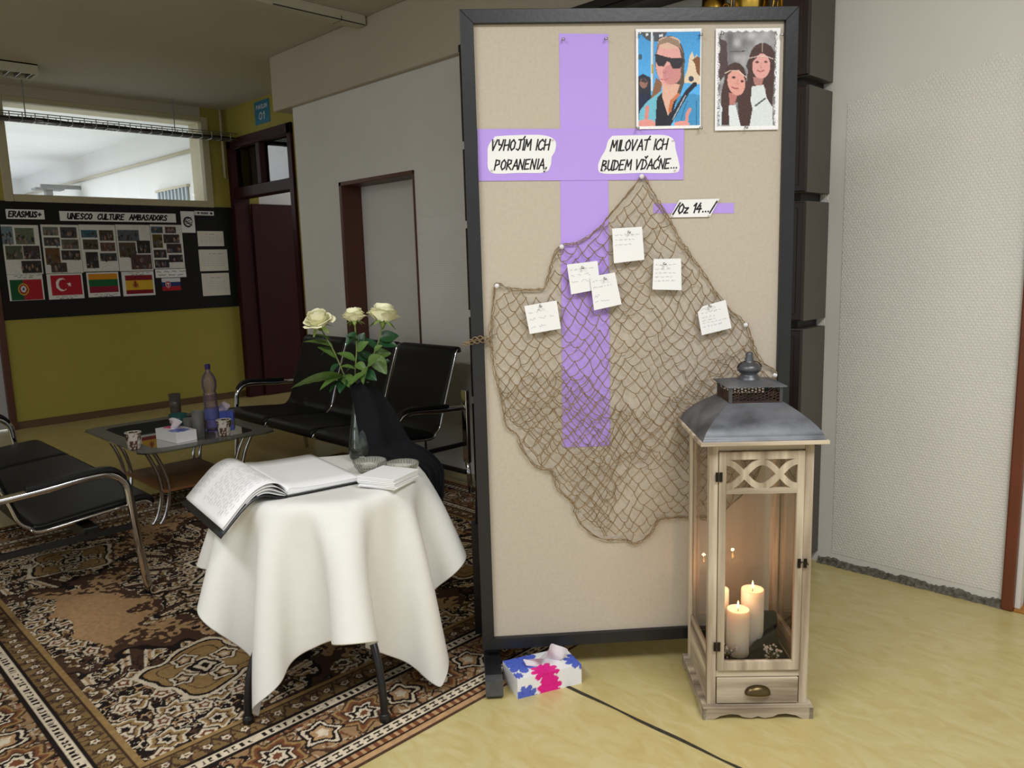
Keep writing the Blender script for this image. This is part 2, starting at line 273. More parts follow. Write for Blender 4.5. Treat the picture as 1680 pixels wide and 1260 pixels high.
# ---------------------------------------------------------------- floor, ceiling
floor_o = struct(MB().box(-4, 7, -4, 18, -.1, 0).build('floor', G['lino']))
jm = MB(); ys = np.linspace(1.76, -2.5, 60)
for i in range(59):
    w0, w1 = [.004 + .0035 * abs(math.sin(y * 9)) for y in (ys[i], ys[i + 1])]; xo = [1.815 + .0015 * math.sin(y * 23) for y in (ys[i], ys[i + 1])]
    jm.add([(xo[0] - w0, ys[i], .0012), (xo[0] + w0, ys[i], .0012), (xo[1] + w1, ys[i + 1], .0012), (xo[1] - w1, ys[i + 1], .0012)], [(0, 3, 2, 1)])
jm.build('floor_joint', G['dark_joint'], floor_o)
struct(MB().box(-4, WX + .4, -4, 6.0, CZ, CZ + .1).box(-4, DX + .05, 6.0, WY, CZ, CZ + .1).build('ceiling', G['ceiling_paint']))
# ---------------------------------------------------------------- long wall on the right (blocked doorway, wallpaper, beam)
RY0, RY1, RZ = 4.33, 5.25, 2.05
wr = MB().box(WX, WX + .35, .66, RY0, 0, 2.72).box(WX, WX + .35, RY1, 5.866, 0, 2.72).box(WX, WX + .35, RY0, RY1, RZ, 2.72).box(WX + .17, WX + .35, RY0, RY1, 0, RZ).box(WX, WX + .35, -.35, .66, 2.16, 2.72).box(WX, WX + .35, -4, -.35, 0, 2.72)
wall_right = struct(wr.build('wall_right', G['wall_cream']))
def torn_sheet(y0, y1, z0, ztop):
    yy = np.linspace(y0, y1, 40); top = [(y, ztop(y) + .015 * math.sin(y * 31) + .01 * math.sin(y * 67)) for y in yy]
    return [(y0, z0)] + [(y1, z0)] + top[::-1]
MB().prism(torn_sheet(.722, 1.40, .055, lambda y: 2.04 + .1 * (1.4 - y)), WX - .002, WX, 'x').build('wallpaper', G['wall_paper'], wall_right)
MB().prism(torn_sheet(1.47, 4.32, .06, lambda y: 1.72), WX - .002, WX, 'x').build('wallpaper', G['wall_paper'], wall_right)
struct(MB().box(WX - .05, WX + .35, -4, 6.095, 2.69, CZ).build('trim_1', G['beam_paint'], bevel=.012))
# blocked doorway frame
db = MB().box(WX - .012, WX + .17, RY1 - .035, RY1, 0, RZ).box(WX - .012, WX + .17, RY0, RY0 + .012, 0, RZ).box(WX - .012, WX + .17, RY0, RY1, RZ - .03, RZ)
struct(db.build('door_2', G['brown_paint'], bevel=.004))
# torn-off skirting residue along the wall foot
V = []; F = []; yy = np.linspace(.72, 1.46, 90)
for i, y in enumerate(yy):
    h = .027 + .004 * math.sin(y * 37) + rng.uniform(-.004, .004); d = .012 + rng.uniform(-.004, .006)
    V += [(WX - .001, y, h), (WX - .006 - rng.uniform(0, .004), y, h * .8), (WX - d * .7, y, h * .35 + rng.uniform(-.005, .005)), (WX - d - .012, y, 0.001)]
for i in range(89):
    for k in range(3): F.append((i * 4 + k, i * 4 + k + 1, i * 4 + k + 5, i * 4 + k + 4))
struct(MB().add(V, F).build('baseboard_right', G['rubble']))
# ---------------------------------------------------------------- doorway at the right edge
d3 = struct(MB().box(WX - .03, WX + .12, .678, .72, 0, 2.16).box(WX - .03, WX + .12, -.35, -.285, 0, 2.16).box(WX - .03, WX + .12, -.35, .72, 2.1, 2.16).build('door_3', G['red_brown_paint'], bevel=.006))
MB().box(WX + .05, WX + .1, -.28, .655, .012, 2.1).build('door_leaf', G['door_white'], d3, bevel=.003)
MB().box(WX + .10, WX + .12, -.285, .678, .0, 2.1).build('door_stop', G['door_white'], d3)
MB().box(WX - .02, WX + .1, -.285, .678, .0, .010).build('threshold', G['orange_floor'], d3, bevel=.003)
# ---------------------------------------------------------------- yellow end wall with window
wx0, wx1, wz0, wz1 = 1.955, 3.757, 2.157, 2.975
wb = MB().box(1.757, wx0 - .075, WY, WY + .3, 0, CZ).box(wx1 + .075, DX, WY, WY + .3, 0, CZ).box(wx0 - .075, wx1 + .075, WY, WY + .3, 0, wz0 - .075).box(wx0 - .075, wx1 + .075, WY, WY + .3, wz1 + .05, CZ).box(-4, .8, WY, WY + .3, 0, CZ).box(.8, 1.757, WY, WY + .3, 2.1, CZ)
wall_back = struct(wb.build('wall_back', G['wall_yellow']))
MB().box(1.757, DX - .27, WY - .012, WY, 2.975 + .05, CZ).build('lintel_band', G['beam_paint'], wall_back)
MB().box(1.76, DX, WY - .012, WY, 0, .07).build('skirting', G['baseboard_brown'], wall_back)
fw_ = .075
wn = struct(MB().box(wx0 - fw_, wx0, WY - .02, WY + .302, wz0 - fw_, wz1 + .05).box(wx1, wx1 + fw_, WY - .02, WY + .302, wz0 - fw_, wz1 + .05).box(wx0, wx1, WY - .02, WY + .302, wz0 - fw_, wz0).box(wx0, wx1, WY - .02, WY + .302, wz1, wz1 + .05).build('window_1', G['frame_cream'], bevel=.006))
MB().box(wx0, wx1, WY + .045, WY + .051, wz0, wz1).build('pane', G['pane_glass'], wn)
d1 = struct(MB().box(1.70, 1.757, WY - .03, WY + .1, 0, 2.1).box(.8, .86, WY - .03, WY + .1, 0, 2.1).box(.8, 1.757, WY - .03, WY + .1, 2.05, 2.1).build('door_1', G['brown_paint'], bevel=.005))
MB().box(.86, 1.70, WY + .02, WY + .06, .015, 2.05).build('door_leaf', G['door_grey'], d1)
# ---------------------------------------------------------------- wall with the double door (set back beyond the long wall)
DZ = 2.80; DY0, DY1 = 6.95, 8.30
ws = struct(MB().box(DX, DX + .3, DY1, WY, 0, CZ).box(DX, DX + .3, DY0, DY1, DZ, CZ).box(WX + .35, DX + .3, 5.5, 5.866, 0, CZ).box(DX, DX + .3, 5.866, DY0, 0, CZ).build('wall_side', G['wall_yellow']))
dm = struct(MB().box(DX - .03, DX + .15, DY1 - .08, DY1 + .01, 0, DZ).box(DX - .03, DX + .15, DY0, DY0 + .08, 0, DZ).box(DX - .03, DX + .15, DY0, DY1 + .01, DZ - .1, DZ).box(DX - .02, DX + .13, DY0, DY1, 2.18, 2.29).box(DX - .02, DX + .1, 7.60, 7.68, 2.29, DZ - .1).build('door_4', G['maroon_paint'], bevel=.006))
for a, b in ((DY0 + .08, 7.6), (7.68, DY1 - .08)): MB().box(DX + .03, DX + .036, a, b, 2.29, DZ - .1).build('pane', G['pane_glass'], dm)
MB().box(DX + .15, DX + .98, DY1 - .12, DY1 - .08, .01, 2.13).build('door_leaf', G['maroon_paint'], dm, bevel=.004)
# corridor seen past the open door
struct(MB().box(5.9, 6.1, 5.5, WY + .3, 0, 3.3).box(DX, 6.1, WY, WY + .3, 0, 3.3).build('wall_corridor', G['next_room_white']))
struct(MB().box(DX + .3, 6.1, 5.5, WY, CZ, CZ + .1).build('ceiling_corridor', G['ceiling_paint']))
# next room through the window
struct(MB().box(4.2, 4.4, WY + .3, 17.5, 0, 3.25).build('wall_next_side', G['next_room_white']))
struct(MB().box(-4, 4.4, 17.3, 17.5, 0, 3.25).build('wall_next_end', G['next_room_white']))
struct(MB().box(-4, 4.2, WY + .3, 17.3, 0.0005, .004).build('floor_next_bounce', G['next_room_white']))  # unseen pale slab added over the lino to stop its yellow bounce light
struct(MB().box(-4, 4.4, WY + .3, 17.5, 3.25, 3.35).build('ceiling_next', G['next_room_white']))
# ---------------------------------------------------------------- next room fittings
tag(MB().tube([(4.17, WY + .35, 2.855), (4.17, 17.2, 2.93)], .022, 8).build('heating_pipe', G['lamp_body'], smooth=True), 'white heating pipe running along the wall beyond the window', 'pipe')
py_ = float(atx(132, 305, 4.2)[1]); pz_ = float(atx(132, 305, 4.2)[2])
ax0 = float(aty(60, 302, py_)[0])
pr = thing('wall_projector', (ax0 + .15, py_, pz_ - .42), 0, 'white projector on a metal arm in the bright room beyond the window', 'projector')
MB().box(-.35, .6, -.28, .28, -.02, .20).build('body', G['lamp_body'], pr, bevel=.05)
MB().box(.28, .5, -.29, -.275, .02, .14).build('lens', G['black_metal'], pr)
MB().box(-.1, 4.19 - ax0 - .15, -.03, .03, .36, .42).box(-.2, .2, -.12, .12, .33, .36).box(-.05, .05, -.05, .05, .2, .34).build('arm', G['steel'], pr)
rk = aty(283, 322, 11.6); R0 = thing('slatted_rack', (4.178, float(atx(283, 322, 4.178)[1]), float(atx(283, 322, 4.178)[2]) - .1), 0, 'pale blue slatted rack against the wall beyond the window', 'rack')
MB().box(-.02, .02, -.5, .5, .18, .21).box(-.02, .02, -.5, .5, -.3, -.27).build('frame', G['lamp_body'], R0)
sl = MB().box(-.012, .012, -.02, .02, -.28, .19).mesh('slat', mat('slat_blue', (178, 192, 206), .5))
for k in range(9): part(sl, 'slat', R0, (0, -.44 + .11 * k, 0))
# ---------------------------------------------------------------- cable tray
ct = thing('cable_tray', (0, 8.08, 2.765), 0, 'hanging steel wire cable tray in front of the window', 'cable tray')
MB().tube([(1.2, -.06, 0), (4.0, -.06, 0)], .004, 6).tube([(1.2, .06, 0), (4.0, .06, 0)], .004, 6).tube([(1.2, -.06, .065), (4.0, -.06, .065)], .0045, 6).tube([(1.2, .06, .065), (4.0, .06, .065)], .0045, 6).tube([(1.2, 0, -.002), (4.0, 0, -.002)], .004, 6).build('long_wires', G['steel'], ct)
u_ = MB().tube(smooth_path([(0, -.06, .065), (0, -.06, .006), (0, -.05, -.004), (0, .05, -.004), (0, .06, .006), (0, .06, .065)], 2), .0042, 5).mesh('cross_wire', G['steel'])
for k in range(28): part(u_, 'cross_wire', ct, (1.22 + .1 * k, 0, 0))
cb_ = MB()
for k, (yy_, zz_) in enumerate([(-.03, .012), (0, .014), (.03, .012), (-.012, .03), (.02, .03)]): cb_.tube([(1.2 + .2 * i, yy_ + .006 * math.sin(i * 1.7 + k), zz_ + .004 * math.sin(i * 2.3 + k)) for i in range(15)], .007, 6)
cb_.tube(smooth_path([(3.95, .0, .02), (4.0, -.06, .0), (4.01, -.1, -.06), (4.0, .05, -.08)], 5), .006, 6)
cb_.build('cables', G['cable'], ct, smooth=True)
for x in (2.06, 3.37): MB().tube([(x, 0, -.01), (x, 0, CZ - 2.765)], .005, 6).build('hanger_rod', G['steel'], ct)
tag(MB().tube([(3.965, 8.31, 2.4), (3.965, 8.31, CZ)], .016, 8).build('corner_pipe', G['frame_cream'], smooth=True), 'cream painted pipe rising in the corner of the yellow walls', 'pipe')
# ---------------------------------------------------------------- lamps (switched off)
l1 = thing('ceiling_lamp', (1.43, 7.57, 3.04), 0, 'unlit louvred ceiling lamp above the black notice board', 'lamp')
MB().box(-.6, .6, -.125, -.112, 0, .08).box(-.6, .6, .112, .125, 0, .08).box(-.6, -.588, -.112, .112, 0, .08).box(.588, .6, -.112, .112, 0, .08).box(-.6, .6, -.125, .125, .07, .08).build('body', G['lamp_body'], l1)
lv = MB().box(-.003, .003, -.11, .11, 0.004, .035).mesh('louvre', G['steel'])
for k in range(15): part(lv, 'louvre', l1, (-.56 + .08 * k, 0, 0))
for s in (-.055, .055): MB().tube([(-.57, s, .045), (.57, s, .045)], .013, 8).build('tube', G['flower_white'], l1, smooth=True)
l2 = thing('batten_lamp', (2.65, 4.755, 3.05), 0, 'unlit narrow batten lamp on the ceiling meeting the beam', 'lamp')
MB().box(-.7, .70, -.05, .05, 0, .07).build('body', G['lamp_body'], l2, bevel=.006)
MB().box(.50, .505, -.052, .052, -.001, .03).build('joint', G['black_metal'], l2); MB().box(.0, .69, -.053, -.05, 0.0, .006).build('edge_shadow_strip', G['black_metal'], l2)  # thin black strip stands in for the shadow along the lamp's lower edge
# ---------------------------------------------------------------- sign over the door
a, b = atx(417, 168, DX), atx(444, 200, DX)
sg = thing('pavilion_sign', (DX - .004, (a[1] + b[1]) / 2, (a[2] + b[2]) / 2), -math.pi / 2, 'blue pavilion sign on the yellow wall above the maroon door', 'sign')
sw, sh = abs(a[1] - b[1]), abs(a[2] - b[2]) * .95
MB().box(-sw / 2, sw / 2, 0, .004, -sh / 2, sh / 2).build('plate', G['sign_blue'], sg)
t = MB(); lettering(t, 'PAVILON', -sw * .38, sh * .16, sh * .17, .008, .05, -.0006, sw * .76); lettering(t, '01', -sw * .22, -sh * .3, sh * .3, .014, .05, -.0006, sw * .42); t.build('lettering', G['white_paper'], sg)
# ---------------------------------------------------------------- black notice board on the yellow wall
nb = thing('notice_board', (2.9, WY, 1.02), 0, 'long black notice board with project posters and flags below the window', 'notice board')
MB().box(-1.15, 1.115, -.02, -.0015, 0, 1.075).build('panel', G['board_black'], nb, bevel=.004)
NY = WY - .021
def npix(cx, cy): return aty(cx * .2381, 320 + cy * .2381, NY)     # positions read in a 4.2x enlargement of the notice board
def nsheet(name, x0, y0, x1, y1, label, cat, group=None, cv=None, m='white_paper', tilt=0.):
    a, b = npix(x0, y0), npix(x1, y1); cx, cz = (a[0] + b[0]) / 2, (a[2] + b[2]) / 2; sx, sz = b[0] - a[0], a[2] - b[2]
    if cv is None: me = MB().box(-sx / 2, sx / 2, -.0008, 0, -sz / 2, sz / 2).mesh(name, G[m])
    else: me = sheet_mesh(name, cv, sx, sz, G['print'])
    o = mk(name, me, loc=(cx, NY - .0012, cz)); o.rotation_euler = (0, tilt, 0); tag(o, label, cat, group); return o, sx, sz
for (x0, y0, x1, y1, txt, lab) in [(36, 96, 309, 168, 'ERASMUS+', 'short white lettered strip at the top corner of the black notice board'), (406, 110, 1214, 190, 'UNESCO  CULTURE  AMBASADORS', 'long white title strip of three words above the group photo posters')]:
    o, sx, sz = nsheet('title_strip', x0, y0, x1, y1, lab, 'sign'); ww = txt.split('  '); tw_ = text_width(txt); xo = 0.
    for wd_ in ww: t = MB(); lettering(t, wd_, -sx * .44 + sx * .86 * xo / tw_, -sz * .28, sz * .56, sz * .17, .15, -.0014, sx * .86 * text_width(wd_) / tw_); t.build('lettering', G['ink_black'], o); xo += text_width(wd_ + '  ')
def poster(seed, rects):
    r = np.random.default_rng(seed); cv = Canvas(56, 76, (222, 220, 214))
    for (x0, y0, x1, y1, base) in rects:
        base = tuple(q * .72 for q in base); cv.rect(x0, y0, x1, y1, base); k = (cv.X >= x0) & (cv.X <= x1) & (cv.Y >= y0) & (cv.Y <= y1); lower = k & (cv.Y > y0 + (y1 - y0) * .4)
        for _ in range(int(60 * (x1 - x0) * (y1 - y0)) + 7): cv.ell(r.uniform(x0 + .02, x1 - .02), r.uniform(y0 + (y1 - y0) * .35, y1 - .02), r.uniform(.012, .035), r.uniform(.02, .05), [(46, 42, 44), (72, 58, 50), (150, 120, 104), (90, 92, 104)][r.integers(4)])
    return cv.noise(7)
PR = [[(0, .04, .3, .4, (150, 180, 190)), (.35, .06, .85, .4, (140, 150, 120)), (.06, .42, .5, .7, (110, 120, 100)), (.52, .42, .96, .7, (96, 76, 74)), (.42, .72, .96, .97, (70, 66, 70))],
      [(.06, .05, .44, .22, (140, 150, 140)), (.5, .05, .92, .28, (96, 90, 96)), (.06, .26, .46, .44, (90, 90, 86)), (.5, .3, .94, .5, (130, 124, 110)), (.06, .47, .42, .82, (140, 100, 60)), (.46, .53, .96, .72, (80, 76, 76)), (.16, .78, .58, .97, (100, 80, 70))],
      [(.06, .12, .48, .28, (80, 130, 160)), (.53, .12, .93, .34, (100, 80, 70)), (.08, .32, .48, .52, (110, 100, 80)), (.54, .38, .94, .56, (140, 100, 90)), (.1, .58, .45, .92, (66, 60, 60)), (.5, .6, .97, .78, (90, 90, 96))],
      [(.06, .12, .66, .36, (120, 130, 140)), (.06, .38, .54, .7, (120, 100, 80)), (.58, .34, .97, .62, (60, 60, 52)), (.36, .64, .97, .96, (110, 80, 76))],
      [(.04, .05, .4, .2, (90, 120, 150)), (.46, .05, .8, .2, (120, 80, 76)), (.06, .22, .36, .52, (120, 100, 40)), (.4, .23, .9, .42, (80, 66, 66)), (.46, .44, .92, .64, (76, 56, 60)), (.06, .56, .44, .75, (80, 70, 66)), (.5, .68, .94, .86, (56, 50, 56)), (.06, .79, .5, .97, (56, 62, 72))]]
for i, (c, lab) in enumerate(zip([(2, 204, 300, 542), (276, 203, 575, 535), (540, 203, 822, 523), (792, 203, 1058, 520), (1030, 203, 1276, 503)], ['Portuguese', 'Turkish', 'Lithuanian', 'Spanish', 'Slovak'])):
    nsheet('photo_poster', *c, 'white poster of group photos pinned above the ' + lab + ' flag', 'poster', 'photo posters on the notice board', poster(i + 3, PR[i]))
def star(cv, cx, cy, r, c):
    k = cv.w / cv.h; cv.poly([(cx + r * (1 if i % 2 == 0 else .4) * math.cos(math.pi / 5 * i - .3), cy + k * r * (1 if i % 2 == 0 else .4) * math.sin(math.pi / 5 * i - .3)) for i in range(10)], c)
def flagcv(kind):
    cv = Canvas(66, 44, (226, 226, 224)); x0, y0, x1, y1 = .06, .12, .96, .84
    if kind == 'pt':
        cv.rect(x0, .2, x1, .98, (170, 32, 44)); cv.rect(x0, .2, .42, .98, (16, 84, 44)); cv.ell(.42, .57, .15, .22, (200, 170, 50)); cv.ell(.42, .57, .12, .18, (160, 30, 36)); cv.ell(.42, .56, .075, .12, (225, 225, 225)); cv.ell(.42, .56, .03, .06, (40, 60, 120))
    if kind == 'tr':
        cv.rect(.1, .06, x1, .84, (176, 26, 44)); cv.ell(.4, .43, .165, .25, (232, 228, 224)); cv.ell(.44, .43, .13, .2, (176, 26, 44)); star(cv, .61, .43, .07, (232, 228, 224))
    if kind == 'lt': cv.rect(.06, .06, .96, .3, (214, 140, 30)); cv.rect(.06, .3, .96, .56, (20, 96, 52)); cv.rect(.06, .56, .96, .82, (140, 26, 50))
    if kind == 'es':
        cv.rect(.1, .16, .94, .36, (130, 20, 36)); cv.rect(.1, .36, .94, .74, (216, 172, 44)); cv.rect(.1, .74, .94, .92, (130, 20, 36)); cv.ell(.4, .55, .05, .11, (140, 60, 40)); cv.rect(.32, .46, .34, .66, (150, 90, 50)); cv.rect(.46, .46, .48, .66, (150, 90, 50)); cv.ell(.4, .44, .04, .05, (150, 40, 40))
    if kind == 'sk': cv.rect(0, 0, 1, .32, (226, 226, 226)); cv.rect(0, .32, 1, .66, (40, 56, 120)); cv.rect(0, .66, 1, 1, (180, 30, 46)); cv.poly([(.2, .25), (.46, .25), (.46, .6), (.33, .8), (.2, .6)], (226, 226, 226)); cv.poly([(.22, .28), (.44, .28), (.44, .58), (.33, .76), (.22, .58)], (180, 36, 48)); cv.rect(.32, .34, .345, .68, (240, 240, 240)); cv.rect(.27, .42, .39, .47, (240, 240, 240))
    return cv
for c, k, nm in [((46, 550, 310, 720), 'pt', 'Portugal'), ((318, 545, 583, 710), 'tr', 'Turkey'), ((592, 535, 830, 696), 'lt', 'Lithuania'), ((834, 530, 1072, 688), 'es', 'Spain'), ((1112, 574, 1248, 655), 'sk', 'Slovakia')]:
    o, sx, sz = nsheet('flag_print', *c, 'printed flag of ' + nm + ' on the black notice board', 'flag print', 'flag prints on the notice board', flagcv(k))
    if k != 'sk':
        t = MB(); top = k in ('pt', 'es'); zz = sz * (.45 if top else -.40); scribble(t, -sx * .3, sx * .35, zz, sz * .02, -.0006, .004, 4); scribble(t, -sx * .2, sx * .2, zz - sz * .07, sz * .02, -.0006, .005, 3); t.build('caption', G['ink_black'], o)
o, sx, sz = nsheet('caption_strip', 1068, 512, 1284, 564, 'white caption strip pinned above the small Slovak flag', 'paper'); t = MB(); scribble(t, -sx * .45, sx * .3, sz * .2, .006, -.0014, .006, 3); scribble(t, -sx * .4, sx * .42, -sz * .2, .006, -.0014, .006, 4); t.build('writing', G['ink_black'], o)
o, sx, sz = nsheet('emblem_sheet', 1241, 111, 1348, 260, 'white sheet with a round dark emblem on the notice board', 'paper'); t = MB()
for k in range(9):
    a0 = .5 * k; stroke(t, [(sx * .34 * math.cos(a0 + q * .35) * (1 - .08 * (k % 3)), sz * .24 * math.sin(a0 + q * .35) * (1 - .1 * (k % 3))) for q in range(7)], .007, -.0014)
for k in range(5): stroke(t, [(-sx * .28 + .02 * q, -sz * .12 + sz * .07 * k + .012 * math.sin(q + k)) for q in range(5)], .008, -.0014)
t.build('emblem', G['ink_black'], o)
o, sx, sz = nsheet('slogan_strip', 1338, 109, 1474, 142, 'small white slogan strip with a black heart on the notice board', 'sign'); t = MB(); t.prism([(-sx * .3 + sx * .06 * 1.1 * math.sin(q) ** 3, sz * .03 + sz * .02 * (13 * math.cos(q) - 5 * math.cos(2 * q) - 2 * math.cos(3 * q) - math.cos(4 * q))) for q in np.linspace(0, 2 * math.pi, 20, endpoint=False)][::-1], -.0016, -.0009); lettering(t, 'I', -sx * .44, -sz * .25, sz * .5, .006, 0, -.0014); lettering(t, 'ERASMUS', -sx * .18, -sz * .2, sz * .42, .006, .05, -.0014, sx * .4); t.box(sx * .3, sx * .42, -.0014, -.0009, -sz * .25, sz * .25); t.build('lettering', G['ink_black'], o)
for c, lab in [((1357, 248, 1545, 352), 'top'), ((1366, 376, 1575, 520), 'middle'), ((1386, 541, 1588, 687), 'bottom')]:
    o, sx, sz = nsheet('typed_sheet', *c, 'pale typed sheet on the notice board, ' + lab + ' of the column of three', 'paper', 'typed sheets', m='cream_card'); t = MB(); scribble(t, -.05, .05, sz * .3, .004, -.0014, .005, 2)
    for k in range(5): scribble(t, -sx * .38, sx * .38, sz * (.12 - .09 * k), .002, -.0014, .0018, 6)
    t.build('typed_text', G['ink_grey'], o)
# ---------------------------------------------------------------- dark wall unit with trophies behind the display board
CX0, CX1, CY0, CY1 = 3.175, WX - .003, 1.464, 3.565
wu = thing('wall_unit', (0, 0, 0), 0, 'tall dark brown wall unit of stacked boxes behind the display board', 'wall unit')
rows = [(.05, .555), (.59, 1.09), (1.125, 1.622), (1.657, 2.08), (2.116, 2.62)]
cols = [(CY0, 1.99), (2.0, 2.525), (2.535, 3.05), (3.06, CY1)]
for ri, (z0, z1) in enumerate(rows):
    for ci, (y0, y1) in enumerate(cols):
        if ri == 4 and ci == 0: y1 = 1.585
        if ri == 4 and ci in (1, 2): continue
        if ri == 4 and ci == 3: y0 = 3.44
        MB().box(CX0 + .018, CX1, y0, y1, z0, z1).build('box', G['cabinet_side'], wu, bevel=.002)
        d = MB().box(CX0, CX0 + .017, y0 + .004, y1 - .004, z0 + .004, z1 - .004).build('door', G['cabinet_front'], wu, bevel=.003)
        MB().box(CX0 - .003, CX0 - .0002, y0 + .03, y1 - .03, z0 + .03, z1 - .03).build('door_panel', G['cabinet_front'], d, bevel=.0015)
MB().box(CX0 + .05, CX1, CY0 + .04, CY1 - .04, .0, 2.116).build('carcass', G['cabinet_dark'], wu)
MB().box(CX0, CX1, CY0, CY1, 2.62, 2.66).build('top_board', G['cabinet_dark'], wu); MB().box(CX0, CX1, 1.587, 3.438, 2.10, 2.116).build('shelf', G['cabinet_dark'], wu); MB().box(CX0 + .01, CX0 + .03, 1.587, 3.438, 2.59, 2.619).build('soffit', G['cabinet_dark'], wu)
def trophy(x, y, h, r, lab):
    o = thing('trophy_cup', (x, y, 2.117), 0, lab, 'trophy', 'trophies on the wall unit')
    MB().box(-r * .6, r * .6, -r * .6, r * .6, 0, h * .16).build('base', G['cabinet_dark'], o, bevel=.003)
    MB().lathe([(r * .5, h * .16), (r * .45, h * .19), (r * .16, h * .25), (r * .13, h * .38), (r * .25, h * .43), (r * .14, h * .47)], 20).build('stem', G['gold'], o, smooth=True)
    MB().lathe([(r * .1, h * .46), (r * .6, h * .55), (r * .95, h * .72), (r, h * .85), (r * .9, h), (r * .86, h), (r * .93, h * .84), (r * .5, h * .58), (0, h * .52)], 28, wob=lambda i, k: .04 * (k % 2)).build('bowl', G['gold'], o, smooth=True)
    for s in (-1, 1): MB().tube(smooth_path([(0, s * r * .9, h * .88), (0, s * r * 1.35, h * .85), (0, s * r * 1.3, h * .68), (0, s * r * .7, h * .6)], 5), .005, 6).build('handle', G['gold'], o, smooth=True)
trophy(3.27, 1.95, .44, .055, 'smaller gold trophy cup on the dark wall unit, farther from the white wallpaper'); trophy(3.27, 1.765, .47, .072, 'wide ribbed gold trophy cup on the dark wall unit'); trophy(3.3, 1.626, .40, .028, 'slim gold trophy cup beside the dark upper cupboard')
# ---------------------------------------------------------------- three-seat benches
def bench():
    o = thing('waiting_bench', (0, 0, 0)); Ln = 1.95
    sp = smooth_path([(-.012, .375), (0, .392), (-.015, .41), (-.06, .415), (-.25, .40), (-.42, .385), (-.475, .392)], 5)
    bp = smooth_path([(-.475, .392), (-.515, .43), (-.545, .52), (-.60, .68), (-.655, .83), (-.678, .885), (-.70, .888), (-.708, .872)], 5)
    def slab(P, y0, y1, ribs):
        n = len(P); T = np.gradient(P, axis=0); T /= np.linalg.norm(T, axis=1)[:, None]; Nn = np.stack([-T[:, 1], T[:, 0]], 1)
        s_ = np.linspace(0, 1, n); off = .012 + (.006 * np.abs(np.sin(s_ * math.pi * ribs)) if ribs else .004 * np.sin(s_ * math.pi))
        up = P - Nn * off[:, None]; dn = P + Nn * .014
        ring = np.vstack([up, dn[::-1]]); ys_ = [y0, y0 + .008, y0 + .03, (y0 + y1) / 2, y1 - .03, y1 - .008, y1]; V = []
        for k, y in enumerate(ys_):
            q = .55 if k in (0, 6) else (.85 if k in (1, 5) else 1.0); mid = np.vstack([P, P[::-1]]); rr = mid + (ring - mid) * q
            V += [(a, y, b) for a, b in rr]
        m = len(ring); F = [(i * m + k, i * m + (k + 1) % m, (i + 1) * m + (k + 1) % m, (i + 1) * m + k) for i in range(6) for k in range(m)] + [tuple(range(m - 1, -1, -1)), tuple(6 * m + k for k in range(m))]
        return MB().add(V, F)
    for k in range(3):
        y0 = .07 + k * .605; y1 = y0 + .572
        slab(sp[:, ::1], y0, y1, 0).build('seat', G['black_vinyl'], o, smooth=True); slab(bp, y0, y1, 4).build('backrest', G['black_vinyl'], o, smooth=True)
        full = np.vstack([sp[3:], bp[:-3]])
        for yy_ in (y0 + .004, y1 - .004):
            MB().tube([(a - .004, yy_, b - .016 if a > -.47 else b - .004) for a, b in full], .0085, 6).build('side_rail', G['chrome'], o, smooth=True)
    MB().box(-.30, -.24, .03, Ln - .03, .30, .35).build('beam', G['black_metal'], o, bevel=.004)
    MB().box(-.668, -.64, .02, Ln - .02, .12, .145).build('lower_beam', G['black_metal'], o, bevel=.004)
    for y in (0.0, Ln):
        pts = smooth_path([(-.075, y, .007), (-.10, y, .25), (-.115, y, .44), (-.13, y, .52), (-.18, y, .565), (-.26, y, .572), (-.45, y, .555), (-.64, y, .545)], 7)
        MB().tube(pts, .0175, 12).build('leg', G['chrome'], o, smooth=True)
        MB().box(-.66, -.63, y - .022, y + .022, .2, .65, Matrix.Rotation(.0, 4, 'Y')).build('rear_post', G['chrome'], o, bevel=.004)
        MB().tube([(-.645, y, .22), (-.665, y, .007)], .016, 10).build('leg', G['chrome'], o, smooth=True)
        ap = smooth_path([(-.125, y, .545), (-.17, y, .588), (-.26, y, .597), (-.40, y, .585), (-.50, y, .577)], 5)
        V = []
        for p in ap:
            V += [(p[0], y - .024, p[2] - .012), (p[0], y - .02, p[2] + .008), (p[0], y + .02, p[2] + .008), (p[0], y + .024, p[2] - .012)]
        n = len(ap); MB().add(V, [(i * 4 + k, i * 4 + (k + 1) % 4, (i + 1) * 4 + (k + 1) % 4, (i + 1) * 4 + k) for i in range(n - 1) for k in range(4)] + [(3, 2, 1, 0), tuple((n - 1) * 4 + k for k in range(4))]).build('arm_pad', G['black_vinyl'], o, bevel=.004)
        s_ = .02 if y == 0 else -.02
        MB().box(-.29, -.25, min(y, y + 3 * s_), max(y, y + 3 * s_), .31, .34).box(-.645, -.1, y - .008, y + .008, .31, .335).build('bracket', G['black_metal'], o)
    return o
b1 = bench(); b1.location = (1.232, 3.49, 0); tag(b1, 'black waiting bench whose chrome armrest end stands on the rug, back to the room', 'bench', 'waiting benches')
b2 = copy_tree(b1); b2.location = (2.44, 5.47, 0); b2.rotation_euler = (0, 0, math.pi); tag(b2, 'black three-seat waiting bench against the pale wall with the blocked doorway', 'bench', 'waiting benches')
b1['label'] = 'black waiting bench on the far side of the glass coffee table from the pale wall'
